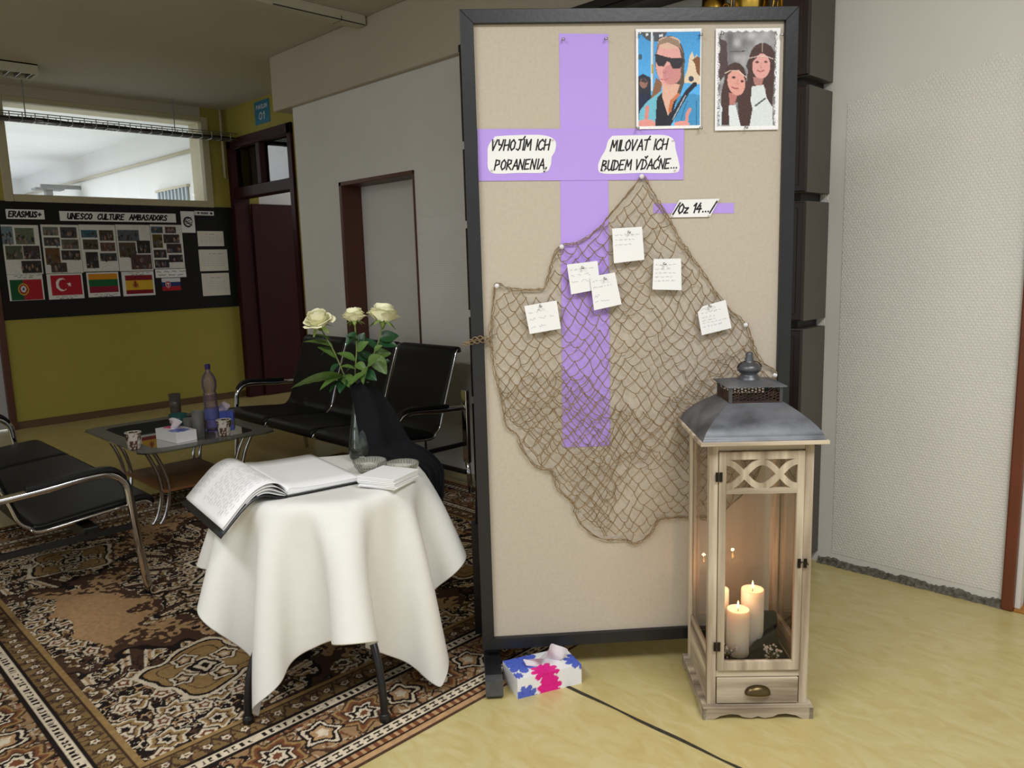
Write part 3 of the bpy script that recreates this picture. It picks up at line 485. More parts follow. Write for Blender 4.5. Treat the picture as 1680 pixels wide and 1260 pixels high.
# ---------------------------------------------------------------- coffee table
TX0, TX1, TY0, TY1, TZ = 1.42, 2.20, 4.17, 5.20, .47
cf = thing('coffee_table', ((TX0 + TX1) / 2, (TY0 + TY1) / 2, 0), 0, 'glass coffee table with curved chrome legs between the benches', 'coffee table')
hx, hy, c_ = (TX1 - TX0) / 2, (TY1 - TY0) / 2, .09
def octo(hx, hy, c):
    P = []
    for (sx, sy) in ((1, 1), (-1, 1), (-1, -1), (1, -1)):
        q = [(sx * hx, sy * (hy - c)), (sx * (hx - c * .3), sy * (hy - c * .3)), (sx * (hx - c), sy * hy)]; P += q if sx * sy > 0 else q[::-1]
    return P
MB().prism(octo(hx, hy, c_), TZ - .008, TZ, 'z').build('glass_top', G['table_glass'], cf)
o_, i_ = octo(hx - .004, hy - .004, c_), octo(hx - .1, hy - .1, .06); n = len(o_)
MB().add([(a, b, TZ + .0006) for a, b in o_] + [(a, b, TZ + .0006) for a, b in i_], [(k, (k + 1) % n, n + (k + 1) % n, n + k) for k in range(n)]).build('frosted_border', mat_pane('frost', (.75, .78, .74), 1.4, .25, .35, (150, 150, 140)), cf)
for sx in (-1, 1):
    for sy in (-1, 1):
        for d in (-.02, .02):
            p = np.array((d, -d - d, 0)) * .8 + smooth_path([(sx * (hx - .09), sy * (hy - .20) + d, TZ - .008), (sx * (hx - .15), sy * (hy - .215) + d, .33), (sx * (hx - .175), sy * (hy - .22) + d, .2), (sx * (hx - .15), sy * (hy - .23) + d, .07), (sx * (hx - .115), sy * (hy - .24) + d, .007)], 6)
            MB().tube(p, .011, 10).build('leg', G['chrome'], cf, smooth=True)
MB().box(-hx + .16, hx - .16, -hy + .2, hy - .2, .19, .205).build('shelf', G['wood_shelf'], cf, bevel=.003)
def cup(x, y, lab):
    o = thing('paper_cup', (x, y, TZ + .001), random.uniform(0, 3), lab, 'cup', 'paper cups on the coffee table'); prof = [(.029, 0), (.031, .004)] + [(.031 + .009 * t, .004 + .086 * t) for t in np.linspace(.05, 1, 12)]; n = 32; V = []; C_ = []
    for r, z in prof:
        for k in range(n):
            a = 2 * math.pi * k / n; V.append((r * math.cos(a), r * math.sin(a), z)); blk = (int(k / n * 6) + (z > .047)) % 2; s_ = math.sin(k * 2.4) * math.sin(z * 190)
            C_.append((92, 62, 46) if (blk and s_ < .55) else ((214, 206, 192) if not (s_ > .72 and not blk) else (60, 44, 36)))
    me = MB().add(V, [(i * n + k, i * n + (k + 1) % n, (i + 1) * n + (k + 1) % n, (i + 1) * n + k) for i in range(len(prof) - 1) for k in range(n)] + [tuple(range(n - 1, -1, -1))]).mesh('wall', G['print'], True); set_cols(me, np.array(C_, float)); mk('wall', me, o)
    MB().tube([(.0405 * math.cos(a), .0405 * math.sin(a), .091) for a in np.linspace(0, 2 * math.pi, 28, endpoint=False)], .0022, 6, True).build('rim', G['cream_card'], o, smooth=True)
    MB().lathe([(0, .06), (.036, .06)], 20).build('coffee', mat('coffee', (60, 40, 28), .2), o)
p = fl(224, 738, TZ); cup(p[0], p[1] + .03, 'brown and white paper cup near the rounded corner of the glass table'); p = fl(366, 716, TZ); cup(p[0] + .02, p[1] + .02, 'brown and white paper cup in front of the plastic bottle')
def petals(X, Y, cx, cy, R, rot=0, n=9):      # cut-out flower print: 0 none, 1 petal, 2 petal line
    d = np.hypot(X - cx, Y - cy); a = np.arctan2(Y - cy, X - cx) + rot; e = R * (.62 + .38 * np.abs(np.cos(a * n / 2)) ** .6); return np.where(d < e, np.where(np.abs(np.cos(a * n / 2)) < .12, 2, 1), 0)
def tissue_box(loc, rz, L, Wd, Hh, label, flowers, res=.0035):
    o = thing('tissue_box', loc, rz, label, 'tissue box', 'tissue boxes'); V = []; Fq = []; C_ = []
    def face(nu, nv, fn, col):
        b = len(V); U = np.linspace(0, 1, nu); Vv = np.linspace(0, 1, nv)
        for v in Vv:
            for u in U: V.append(fn(u, v)); C_.append(col(u, v))
        for j in range(nv - 1):
            for i in range(nu - 1): Fq.append((b + j * nu + i, b + j * nu + i + 1, b + (j + 1) * nu + i + 1, b + (j + 1) * nu + i))
    nL, nW, nH = int(L / res), int(Wd / res), int(Hh / res); white = (238, 238, 240)
    def cf_(X, Y):      # unfolded: X along the length, Y up the front then over the top
        for (cx, cy, R, rot, c1, c2) in flowers:
            k = int(petals(np.array(X), np.array(Y), cx, cy, R, rot))
            if k: return c1 if k == 1 else c2
        return white
    face(nL, nH, lambda u, v: (-L / 2 + L * u, -Wd / 2, Hh * v), lambda u, v: cf_(L * u, Hh * v))
    face(nL, nW, lambda u, v: (-L / 2 + L * u, -Wd / 2 + Wd * v, Hh), lambda u, v: cf_(L * u, Hh + Wd * v))
    face(nW, nH, lambda u, v: (L / 2, -Wd / 2 + Wd * u, Hh * v), lambda u, v: cf_(L + .5 * Wd * u, Hh * v + .6 * Wd * u))
    face(nW, nH, lambda u, v: (-L / 2, Wd / 2 - Wd * u, Hh * v), lambda u, v: white)
    face(2, 2, lambda u, v: (L / 2 - L * u, Wd / 2, Hh * v), lambda u, v: white); face(2, 2, lambda u, v: (-L / 2 + L * u, Wd / 2 - Wd * v, 0), lambda u, v: white)
    me = MB().add(V, Fq).mesh('carton', G['print_gloss']); set_cols(me, np.array(C_, float)); mk('carton', me, o)
    a, b = 22, 9; P = np.zeros((b, a, 3)); r = np.random.default_rng(5)
    for j in range(b):
        for i in range(a):
            t = j / (b - 1); s_ = i / (a - 1) - .5
            P[j, i] = (s_ * L * (.5 + .16 * t) + .016 * t, .014 * math.sin(9 * s_) * (.3 + t) - .012 * t * t + .012 * math.sin(7 * s_ + 5 * t), Hh - .001 + t * (.040 + .018 * math.sin(5.5 * s_ + .8) + .004 * math.sin(17 * s_)))
    MB().grid(P).build('tissue', G['tissue'], o, True, sub=1)
    return o
BL, BL2, MG, MG2 = (84, 104, 200), (58, 72, 160), (226, 28, 140), (190, 20, 112)
p0_ = fl(850, 1147); p1_ = fl(954, 1121); az = math.atan2(p1_[1] - p0_[1], p1_[0] - p0_[0]); ce = (p0_ + p1_) / 2 + np.array([-math.sin(az), math.cos(az), 0]) * .066
FLW = [(.03, .0, .042, .2, BL, BL2), (.115, .012, .046, .5, MG, MG2), (.105, .082, .05, 1.1, MG, MG2), (.05, .165, .07, .3, BL, BL2), (.235, .10, .05, .9, BL, BL2), (.01, .09, .02, .9, BL, BL2)]
tissue_box((ce[0], ce[1], 0), az, .232, .132, .068, 'tissue box with blue and magenta flowers standing on the pale floor', FLW)
p = fl(300, 722, TZ); tissue_box((p[0] - .015, p[1] + .05, TZ + .001), math.radians(96), .23, .12, .06, 'tissue box on the glass table beside the paper cup', [(.2, .02, .04, .2, MG, MG2), (.19, .1, .05, .5, MG, MG2), (.06, .13, .06, .3, BL, BL2), (.03, .02, .03, .3, BL, BL2)], .006)
p = fl(378, 690, TZ); tissue_box((p[0] - .04, p[1] + .06, TZ + .001), math.radians(-30), .17, .09, .06, 'blue tissue box on the glass table behind the bottle', [(.05, .02, .07, .2, BL, BL2), (.15, .05, .08, .5, BL, BL2), (.1, .15, .09, .3, BL, BL2)], .006)
def tumbler(px, py, r, h, m, name, lab, dy=.03):
    p = fl(px, py, TZ); o = thing(name, (p[0], p[1] + dy, TZ + .001), 0, lab, 'glass', 'glasses on the coffee table')
    MB().lathe([(0, 0), (r * .86, 0), (r, h), (r * .94, h), (r * .8, .008), (0, .008)], 24).build('wall', m, o, smooth=True); return o
tumbler(331, 718, .033, .15, G['tumbler_glass'], 'drinking_glass', 'tall clear drinking glass between the tissue box and the bottle')
tumbler(314, 712, .028, .09, G['tumbler_glass'], 'short_glass', 'short clear glass tucked behind the front tissue box')
tumbler(293, 690, .036, .17, mat_pane('grey_glass', (.75, .72, .68), 1.5, .1, .3, (120, 112, 100)), 'grey_tumbler', 'tall smoky tumbler standing behind the front tissue box')
tumbler(297, 700, .055, .075, mat_pane('teal_pane', (.6, .8, .8), 1.5, .05, .35, (70, 130, 130)), 'teal_bowl', 'small teal glass bowl in front of the smoky tumbler')
p = fl(353, 706, TZ); bt = thing('water_bottle', (p[0] + .0, p[1] + .03, TZ + .001), 0, 'clear ribbed plastic water bottle with a purple cap', 'bottle')
prof = [(0, .0), (.034, 0), (.042, .012), (.042, .06), (.040, .07), (.042, .08), (.042, .13), (.038, .145)]
for k in range(6): prof += [(.041, .155 + k * .012), (.037, .161 + k * .012)]
prof += [(.034, .23), (.042, .255), (.043, .29), (.036, .32), (.02, .345), (.014, .355), (.014, .37)]
MB().lathe(prof, 24).build('body', G['bottle_plastic'], bt, smooth=True); MB().lathe([(.0425, .065), (.0428, .07), (.0428, .125), (.0425, .13)], 24).build('label', G['label_blue'], bt, smooth=True)
MB().lathe([(.016, .365), (.016, .392), (.012, .395), (0, .395)], 18).build('cap', G['purple_cap'], bt)
# ---------------------------------------------------------------- patterned rug
RX0, RX1, RY0_, RY1_ = .205, 3.20, 1.765, 5.09
def vnoise(x, y, seed=0):
    r = np.random.default_rng(seed); T = r.random((64, 64)); xi = np.floor(x).astype(int); yi = np.floor(y).astype(int); fx = x - xi; fy = y - yi; fx = fx * fx * (3 - 2 * fx); fy = fy * fy * (3 - 2 * fy)
    g = lambda a, b: T[a % 64, b % 64]
    return (g(xi, yi) * (1 - fx) + g(xi + 1, yi) * fx) * (1 - fy) + (g(xi, yi + 1) * (1 - fx) + g(xi + 1, yi + 1) * fx) * fy
K, CR, TAN, RUST, GOLD, BRN = [np.array(c, float) for c in ((34, 28, 26), (206, 192, 168), (172, 138, 100), (112, 70, 48), (148, 120, 78), (74, 54, 42))]
def rug_colours(S, T, W, L):
    C = np.zeros(S.shape + (3,)); C[:] = TAN
    ds, dt = np.minimum(S, W - S), np.minimum(T, L - T); d = np.minimum(ds, dt); along = np.where(ds < dt, T, S)
    put = lambda m, c: C.__setitem__(m, c)
    wx = vnoise(S * 22, T * 22, 1) - .5; wy = vnoise(S * 22, T * 22, 2) - .5
    def flower(M, u, v, R, n, cols, rot=0.):       # concentric scalloped rings drawn within mask M at local coords u,v
        u = u + .016 * wx; v = v + .016 * wy; r = np.hypot(u, v); a = np.arctan2(v, u) + rot; sc = 1 + .16 * np.cos(n * a) + .05 * np.cos(2 * n * a + 1)
        q = r / (R * sc)
        for lim, c in cols: put(M & (q < lim), c)
    def lattice(M, u, v, pu, pv, R, n, cols, stagger=.5, jit=0.):
        row = np.floor(v / pv); uu = u + row * stagger * pu; cu = (np.floor(uu / pu) + .5) * pu; cv_ = (row + .5) * pv
        flower(M, uu - cu, v - cv_, R, n, cols, row * .7 + np.floor(uu / pu) * 1.3)
    def scroll(M, u, v, f, wth, c, seed, warp=.012):
        uu, vv = u + warp * wx * 2, v + warp * wy * 2; nn = vnoise(uu * f, vv * f, seed) - .5 + .35 * (vnoise(uu * f * 2.3, vv * f * 2.3, seed + 5) - .5); put(M & (np.abs(nn) < wth), c)
    # --- field
    a, b = np.abs(S - W / 2), np.abs(T - L / 2); A, B = W / 2 - .475, L / 2 - .475
    F = d >= .475
    th = np.arctan2(b, a); med = np.hypot(a / .60, b / .86) * (1 + .07 * np.cos(10 * th) + .03 * np.cos(26 * th)) + .10 * (wx + wy)
    ca, cb = A - a, B - b; tc = np.arctan2(cb, ca); cor = np.hypot(ca / .66, cb / .80) * (1 + .10 * np.cos(8 * tc + .5) + .04 * np.cos(22 * tc)) + .12 * (wx - wy)
    side = np.minimum(ca / .13, cb / .13) + .35 * np.sin(along * 22) * .6 + .3 * wx
    med_m, cor_m = F & (med < 1), F & ((cor < 1) | (side < 1)) & (med >= 1)
    put(F, TAN * .98); edge = F & (((np.abs(med - 1) < .035) | (np.abs(cor - 1) < .05)))
    for M in (med_m, cor_m):
        put(M, K); scroll(M, a, b, 16, .045, CR, 11); scroll(M, a, b, 25, .05, BRN, 12); scroll(M, a, b, 30, .045, TAN, 13); scroll(M, a, b, 36, .035, CR, 17)
        lattice(M, a, b, .155, .15, .052, 6, [(1.2, K), (1.06, CR), (.86, GOLD), (.62, BRN), (.48, CR), (.26, K)])
        lattice(M, a + .07, b + .09, .13, .17, .030, 5, [(1.2, BRN), (1.0, CR), (.6, RUST), (.3, CR)])
    # scalloped cream paisleys along the rims
    for q, M in ((med, med_m), (cor, cor_m)):
        rim = M & (q > .72) & (q < .93); ph = np.cos((th if q is med else tc) * 20); put(rim & (ph > -.1), CR); put(rim & (ph > .25), TAN); put(rim & (ph > .55), CR); put(rim & (ph > .8), BRN); put(M & (np.abs(q - .72) < .02), BRN); put(M & (np.abs(q - .93) < .02), K)
        scroll(rim, a, b, 34, .05, K, 21)
    put(edge & (wx > -.1), BRN)
    fr = F & (np.minimum(np.abs(med - 1.06), np.abs(cor - 1.08)) < .05) & (vnoise(S * 60, T * 60, 8) > .52); put(fr, BRN)
    # corner rosette and medallion heart
    flower(F & (np.hypot(ca - .36, cb - .42) < .25), ca - .36, cb - .42, .17, 4, [(1.15, CR), (1.05, K), (.98, GOLD), (.80, BRN), (.77, GOLD), (.34, CR), (.29, K), (.2, CR), (.1, K)], .4)
    for k in range(4):
        aa = k * math.pi / 2 + .35; flower(F, ca - .36 - .095 * math.cos(aa), cb - .42 - .095 * math.sin(aa), .042, 5, [(1.15, BRN), (1.0, CR), (.72, K), (.5, TAN), (.28, CR)])
    flower(F & (np.hypot(a, b) < .42), a, b, .32, 8, [(1.06, CR), (1.0, K), (.93, CR), (.85, GOLD), (.6, K), (.5, CR), (.42, BRN), (.25, GOLD), (.14, K)], 0)
    # --- borders from the outside in
    put(d < .475, GOLD); put(d < .455, BRN * .9); M = (d < .447) & (d > .375); put(M, GOLD * .82); scroll(M, S, T, 34, .07, BRN, 31); zz = np.abs(((along / .06) % 1) - .5) * .12 + .381; put(M & (np.abs(d - zz) < .008), BRN); lattice(M, along, d - .375, .06, .072, .014, 5, [(1.1, K), (.9, CR), (.4, RUST)], 0)
    put((d < .375) & (d > .362), K); M = (d <= .362) & (d > .325); put(M, CR); tt = (along / .024) % 1; put(M & (np.abs(tt - .5) < .3) & (np.abs(d - .343) < .010) & (vnoise(S * 70, T * 70, 3) > .32), K); put((d <= .325) & (d > .312), K)
    M = (d <= .312) & (d > .118); put(M, TAN * .86); scroll(M, S, T, 17, .06, BRN, 41); scroll(M, S, T, 26, .055, RUST, 42); scroll(M, S, T, 32, .045, CR * .9, 43); scroll(M, S, T, 22, .035, K, 44)
    lattice(M, along, d - .118, .30, .194, .078, 7, [(1.16, BRN), (1.04, GOLD), (.9, RUST), (.74, BRN), (.62, CR), (.52, K), (.36, CR), (.2, RUST)], 0)
    lattice(M, along + .15, d - .118, .30, .194, .056, 5, [(1.16, K), (1.0, CR), (.82, K), (.6, TAN), (.34, CR)], 0)
    put((d <= .118) & (d > .106), K); M = (d <= .106) & (d > .068); put(M, CR); tt = (along / .036) % 1; put(M & (((tt < .62) & (np.abs(np.abs(d - .087) - .009) < .0045)) | ((np.abs(tt - .3) < .07) & (np.abs(d - .087) < .011))), K); put((d <= .068) & (d > .056), K)
    M = (d <= .056) & (d > .034); put(M, RUST); put(M & (((along / .03) % 1) < .45), TAN); put((d <= .034) & (d > .026), K); put(d <= .026, TAN * 1.02); put(d < .006, BRN)
    C *= (.93 + .14 * vnoise(S * 90, T * 90, 6))[..., None] * (.95 + .1 * vnoise(S * 3, T * 3, 9))[..., None]
    return np.clip(C, 0, 255)
def spaced(a, b, fn):
    out = [a]
    while out[-1] < b: out.append(out[-1] + fn(out[-1]))
    out[-1] = b; return np.array(out)
xs = spaced(RX0, RX1, lambda x: .0040 if x < 2.1 else .0065); ys = spaced(RY0_, RY1_, lambda y: .0036 if y < 2.9 else (.005 if y < 3.8 else .010))
X, Y = np.meshgrid(xs, ys); Z = np.full(X.shape, .006) + .0012 * (vnoise(X * 4, Y * 4, 77) - .5)
Z[0] = Z[-1] = .0005; Z[:, 0] = Z[:, -1] = .0005
me = fast_grid('rug', np.stack([X, Y, Z], -1), G['rug_pile']); set_cols(me, rug_colours(X - RX0, Y - RY0_, RX1 - RX0, RY1_ - RY0_).reshape(-1, 3))
tag(mk('patterned_rug', me), 'large brown and black patterned rug with a floral border under the table', 'rug')
# ---------------------------------------------------------------- round table with white cloth
TC = np.array([1.375, 2.30]); TR = .325; TH = .70
tb = thing('round_table', (TC[0], TC[1], 0), 0, 'small round folding table with curved black legs under the white cloth', 'table')
MB().lathe([(0, TH - .036), (TR - .03, TH - .036), (TR - .016, TH - .03), (TR - .014, TH - .02), (TR - .022, TH - .012), (0, TH - .012)], 40).build('table_top', G['black_metal'], tb, smooth=False)
fts = [fl(408, 1188) - np.array([*TC, 0]), fl(638, 1193) - np.array([*TC, 0])]; fts += [-fts[0] * .85, -fts[1] * .85]
for q in fts:
    u = q[:2] / np.linalg.norm(q[:2]); r = min(np.linalg.norm(q[:2]), .42)
    P = smooth_path([(*(u * r), .012), (*(u * (r - .008)), .10), (*(u * (r - .04)), .20), (*(u * (r - .12)), .295), (*(u * (r - .22)), .36), (*(u * .13), .45), (*(u * .08), .6), (*(u * .07), TH - .036)], 6)
    l_ = MB().tube(P, .0125, 10).build('leg', G['black_metal'], tb, smooth=True); MB().lathe([(.017, .007), (.018, .02), (.015, .03), (.0125, .032)], 12, (*(u * r), 0)).build('rubber_foot', G['black_metal'], l_)
MB().tube([(.1 * math.cos(a), .1 * math.sin(a), .5) for a in np.linspace(0, 2 * math.pi, 20, endpoint=False)], .008, 6, True).build('leg_ring', G['black_metal'], tb, smooth=True)
def drape(side_u, side_v, offv, n, R, H, steps=190):
    s_ = np.linspace(-.5, .5, n); U, V = np.meshgrid(s_ * side_u, s_ * side_v); V = V - offv
    P = np.stack([U, V, np.full(U.shape, H) + .0], -1); ang = np.arctan2(V, U); P[..., 2] += .004 * np.sin(ang * 9 + 1.3) * (np.hypot(U, V) > R); Q = P.copy(); du, dv = side_u / (n - 1), side_v / (n - 1); dd = math.hypot(du, dv)
    def con(P, A, Bs, L, k):
        a, b = P[A], P[Bs]; d = b - a; l = np.linalg.norm(d, axis=-1, keepdims=True) + 1e-9; c = d * (.5 * k * (l - L) / l); P[A] += c; P[Bs] -= c
    S = slice; sets = []
    for o in (0, 1):
        e = n - 1
        sets.append(((S(None), S(o, e, 2)), (S(None), S(o + 1, e + 1, 2)), du, 1.0)); sets.append(((S(o, e, 2), S(None)), (S(o + 1, e + 1, 2), S(None)), dv, 1.0))
        sets.append(((S(o, e, 2), S(0, n - 1)), (S(o + 1, e + 1, 2), S(1, n)), dd, .35)); sets.append(((S(o, e, 2), S(1, n)), (S(o + 1, e + 1, 2), S(0, n - 1)), dd, .35))
    def bend(P, st, k):
        for ax_ in (0, 1):
            a = (S(0, n - st), S(None)) if ax_ == 0 else (S(None), S(0, n - st)); b = (S(st, n), S(None)) if ax_ == 0 else (S(None), S(st, n)); L = st * (dv if ax_ == 0 else du)
            d = P[b] - P[a]; l = np.linalg.norm(d, axis=-1, keepdims=True) + 1e-9; c = d * (.5 * k * np.minimum(l - L, 0) / l); D = np.zeros_like(P); D[a] += c; D[b] -= c; P += D * .5
    for it in range(steps):
        vel = (P - Q) * .965; Q = P.copy(); P = P + vel; P[..., 2] -= 9.8 * .016 ** 2
        for _ in range(30):
            for A, Bs, L, k in sets: con(P, A, Bs, L, k)
            bend(P, 2, .14); bend(P, 4, .03)
            rho = np.hypot(P[..., 0], P[..., 1]); ins = rho < R
            top = ins & (P[..., 2] < H) & (P[..., 2] > H - .05); P[..., 2][top] = H
            low = ins & (P[..., 2] <= H - .05); k = np.where(low, R / np.maximum(rho, 1e-6), 1.0); P[..., 0] *= k; P[..., 1] *= k
            P[..., 2] = np.maximum(P[..., 2], .03)
            on = ins & (P[..., 2] < H + .003) & (P[..., 2] >= H - .001); P[on] = P[on] * .2 + Q[on] * .8
    return P
CL = drape(1.24, 1.24, .10, 47, TR + .004, TH - .004)
ca_ = math.atan2(-TC[1], -TC[0]) + math.pi / 2      # cloth squared to the open side of the room
cl = fast_grid('cloth', CL, G['table_cloth']); clo = mk('table_cloth', cl, solid=.0016, sub=1); clo.location = (TC[0], TC[1], 0.0); clo.rotation_euler = (0, 0, ca_ + math.radians(2)); tag(clo, 'white damask cloth draped over the small round table', 'tablecloth')
# ---------------------------------------------------------------- guest book
BF = np.array([1.157, 2.177]); BZ = TH + .003; bang = math.atan2(-.15, .989)
gb = thing('guest_book', (BF[0], BF[1], BZ), bang, 'large open guest book with handwriting, one side hanging over the table edge', 'book')
PH = .43
Lp = smooth_path([(0, .010), (-.008, .028), (-.03, .046), (-.065, .050), (-.105, .034), (-.145, .000), (-.205, -.060)], 6)
def page_surface(prof, y0, y1, off): return np.array([[(a, y, z + off) for (a, z) in prof] for y in np.linspace(y0, y1, 6)])
Lc = smooth_path([(-.004, .002), (-.03, .006), (-.07, .004), (-.115, -.018), (-.16, -.062), (-.212, -.112)], 6)
Lc = smooth_path([(-.004, .000), (-.03, .006), (-.075, .020), (-.11, .012), (-.15, -.018), (-.215, -.082)], 6)
MB().grid(page_surface(Lc, -.008, PH + .008, -.004)).build('cover', G['black_frame'], gb, True, solid=.004)
MB().box(-.004, .262, -.008, PH + .008, -.0015, .002).build('back_cover', G['black_frame'], gb, bevel=.001)
V = []; m = len(Lp); low = Lc[:, :]; low = np.stack([np.interp(np.linspace(0, 1, m), np.linspace(0, 1, len(Lc)), Lc[:, k]) for k in (0, 1)], 1)
low[:, 0] = low[:, 0] * .96; low[:, 1] += .0
for k, t in enumerate((0.04, .34, .67, 1.0)):     # leaves fanning between cover and top page
    pr_ = low * (1 - t) + Lp * t; pr_[:, 0] *= (1 - .02 * (3 - k)); o = MB().grid(page_surface(pr_, .004 * (3 - k) * .3, PH - .003 * k, 0)).build('leaf', G['white_paper'], gb, True, solid=.0012)
Rp = smooth_path([(0, .010), (.006, .022), (.02, .022), (.06, .017), (.15, .014), (.252, .013)], 6)
Vr = page_surface(Rp, 0, PH, 0); MB().grid(Vr).build('page', G['white_paper'], gb, True, solid=.001)
MB().grid(np.array([[(a, y, .003) for a, z in Rp] for y in np.linspace(0.001, PH - .001, 3)])).build('page_block', G['white_paper'], gb, solid=.002)
rp_front = [(a, z) for a, z in Rp]; MB().prism([(a, z - .0008) for a, z in rp_front] + [(a, .002) for a, z in rp_front[::-1]], 0.001, PH - .001, 'y').build('page_stack', G['white_paper'], gb)
hw = MB(); s_len = np.concatenate([[0], np.cumsum(np.hypot(*np.diff(Lp, axis=0).T))]); tot = s_len[-1]; rr = random.Random(3)
def onpage(u, v): i = np.interp(u, s_len, np.arange(len(s_len))); k = int(min(i, len(Lp) - 2)); f_ = i - k; a = Lp[k] * (1 - f_) + Lp[k + 1] * f_; tz = Lp[k + 1] - Lp[k]; nn = np.array([-tz[1], tz[0]]); nn = nn / np.linalg.norm(nn); nn = nn if nn[1] > 0 else -nn; return (a[0] + nn[0] * .0014, v, a[1] + nn[1] * .0014)
for li in range(19):           # lines run along the page width, stepping down its height
    v0 = PH - .035 - li * .0198; u1 = tot - .022; u_ = u1 - rr.uniform(0, .02)
    umin = .045 if rr.random() < .75 else .1
    if li in (4, 5): continue
    while u_ > umin:
        nst = rr.randint(4, 8); pts = []
        for q in range(nst): pts.append((u_, v0 + rr.uniform(-.0045, .0045))); u_ -= rr.uniform(.0022, .0042)
        for (a0, b0), (a1, b1) in zip(pts[:-1], pts[1:]):
            A_, B_ = np.array(onpage(a0, b0)), np.array(onpage(a1, b1)); w_ = np.array([0, .0006, 0]); hw.add([A_ - w_, A_ + w_, B_ + w_, B_ - w_], [(0, 1, 2, 3)])
        u_ -= .005
hw.build('handwriting', G['ink_grey'], gb)
# ---------------------------------------------------------------- note papers, bowls
q0 = TH + .0032
for k in range(7):
    sq = .142; o = MB().box(-sq / 2, sq / 2, -sq / 2, sq / 2, 0, .0042).build('note_paper', G['white_paper'], bevel=.0008)
    o.location = (1.447 + rng.uniform(-.004, .004), 2.047 + rng.uniform(-.004, .004), q0 + k * .0052); o.rotation_euler = (0, 0, math.radians(20 + rng.uniform(-3, 3)))
    tag(o, 'topmost square white note paper of the loose stack beside the glass bowls' if k == 6 else ('lowest square white note paper of the stack, lying on the white cloth' if k == 0 else 'square white note paper inside the loose stack beside the glass bowls'), 'paper', 'stack of note papers')
def bowl(px, py, lab):
    p = fl(px, py, TH + .004); o = thing('glass_bowl', (p[0], p[1], TH + .0035), 0, lab, 'bowl', 'glass bowls on the cloth')
    MB().lathe([(0, .0), (.036, 0), (.042, .004), (.052, .018), (.0575, .033), (.0555, .034), (.05, .02), (.04, .008), (0, .006)], 72, wob=lambda i, k: (.02 * (k % 2) if 1 < i < 5 else 0)).build('wall', G['bowl_glass'], o)
    MB().tube([(.0565 * math.cos(a), .0565 * math.sin(a), .034) for a in np.linspace(0, 2 * math.pi, 40, endpoint=False)], .0016, 6, True).build('rim', G['bowl_glass'], o, smooth=True)
    rb = MB().tube([(.042, 0, .005), (.0525, 0, .018), (.0578, 0, .032)], .0012, 4).mesh('rib', mat_pane('glass_rib', (.9, .9, .88), 1.4, 0, .45, (235, 235, 225))) if 'glass_rib' not in MATS else None
    global RIB
    if rb: RIB = rb
    for k in range(36): part(RIB, 'rib', o, (0, 0, 0), (0, 0, k * 2 * math.pi / 36))
bowl(607, 771, 'ribbed glass bowl on the cloth behind the note papers'); bowl(660, 775, 'ribbed glass bowl next to the black scarf on the cloth')
# ---------------------------------------------------------------- vase, roses, scarf
VP = fl(597, 752, TH + .003); fwd = np.array([.704, .71, 0])
vs = thing('glass_vase', (VP[0], VP[1], TH + .003), 0, 'clear glass vase holding the roses, half covered by a black scarf', 'vase')
VPROF = [(0, 0), (.046, 0), (.052, .01), (.052, .05), (.046, .10), (.036, .16), (.028, .21), (.026, .25), (.033, .285)]
MB().lathe(VPROF + [(.0305, .284), (.0235, .25), (.0255, .21), (.033, .16), (.043, .10), (.0485, .05), (.047, .014), (0, .012)], 32).build('wall', G['vase_glass'], vs, smooth=True)
MB().lathe([(0, .013), (.0465, .0145), (.0475, .05), (.042, .10), (.0395, .125), (0, .125)], 28).build('water', mat_pane('water', (.90, .94, .86), 1.33, 0, .06, (120, 130, 90)), vs, smooth=True)
def vpt(px, py, dd=0.): return atp(px, py, VP + fwd * dd, fwd) - np.array([VP[0], VP[1], TH + .003])
def petal_mesh(k, N):
    t_ = k / (N - 1); r0 = .004 + .030 * t_ ** .8; hh = .036 + .006 * math.sin(3 * t_) - .008 * t_ ** 3; hw_ = 1.35 - .55 * t_; fl_ = -.15 + .95 * t_ ** 1.5; V = []; n1, n2 = 7, 7
    P = np.zeros((n1, n2, 3))
    for i in range(n1):
        v = i / (n1 - 1)
        for j in range(n2):
            s_ = 2 * j / (n2 - 1) - 1; wdt = math.sin(min(v * 1.25 + .18, 1.0) * math.pi / 2) * hw_; a = s_ * wdt; drop = .35 * abs(s_) ** 3 * v
            r = r0 * (.45 + .55 * math.sin(min(1, v * 1.3) * math.pi / 2)) + fl_ * .018 * v ** 3 + .0015 * math.sin(5 * s_ + k) * v
            z = hh * v * (1 - drop * .35) - .012 * t_ * v ** 4 * (fl_ > .3) + .012 * (1 - t_) + .0012 * math.sin(7 * s_ + 2 * k) * v
            P[i, j] = (r * math.cos(a), r * math.sin(a), z)
    return MB().grid(P).mesh('petal', G['petal'], True)
NPT = 24; PM = [petal_mesh(k, NPT) for k in range(NPT)]
def leaf_mesh(nm, m):
    n1, n2 = 13, 7; P = np.zeros((n1, n2, 3))
    for i in range(n1):
        t = i / (n1 - 1); wd = .34 * math.sin(math.pi * t ** .8) ** .85 * (1 - .15 * t) + .002
        for j in range(n2):
            s_ = 2 * j / (n2 - 1) - 1; P[i, j] = (t, s_ * wd + (.012 * (i % 2) * s_ if abs(s_) > .9 else 0), .10 * abs(s_) ** 1.3 * wd / .3 - .16 * t * t + (.012 if (i % 2) else 0) * (1 - abs(s_)))
    return MB().grid(P).mesh(nm, m, True)
LM = [leaf_mesh('leaf', G['leaf_green']), leaf_mesh('leaf', G['leaf_dark'])]
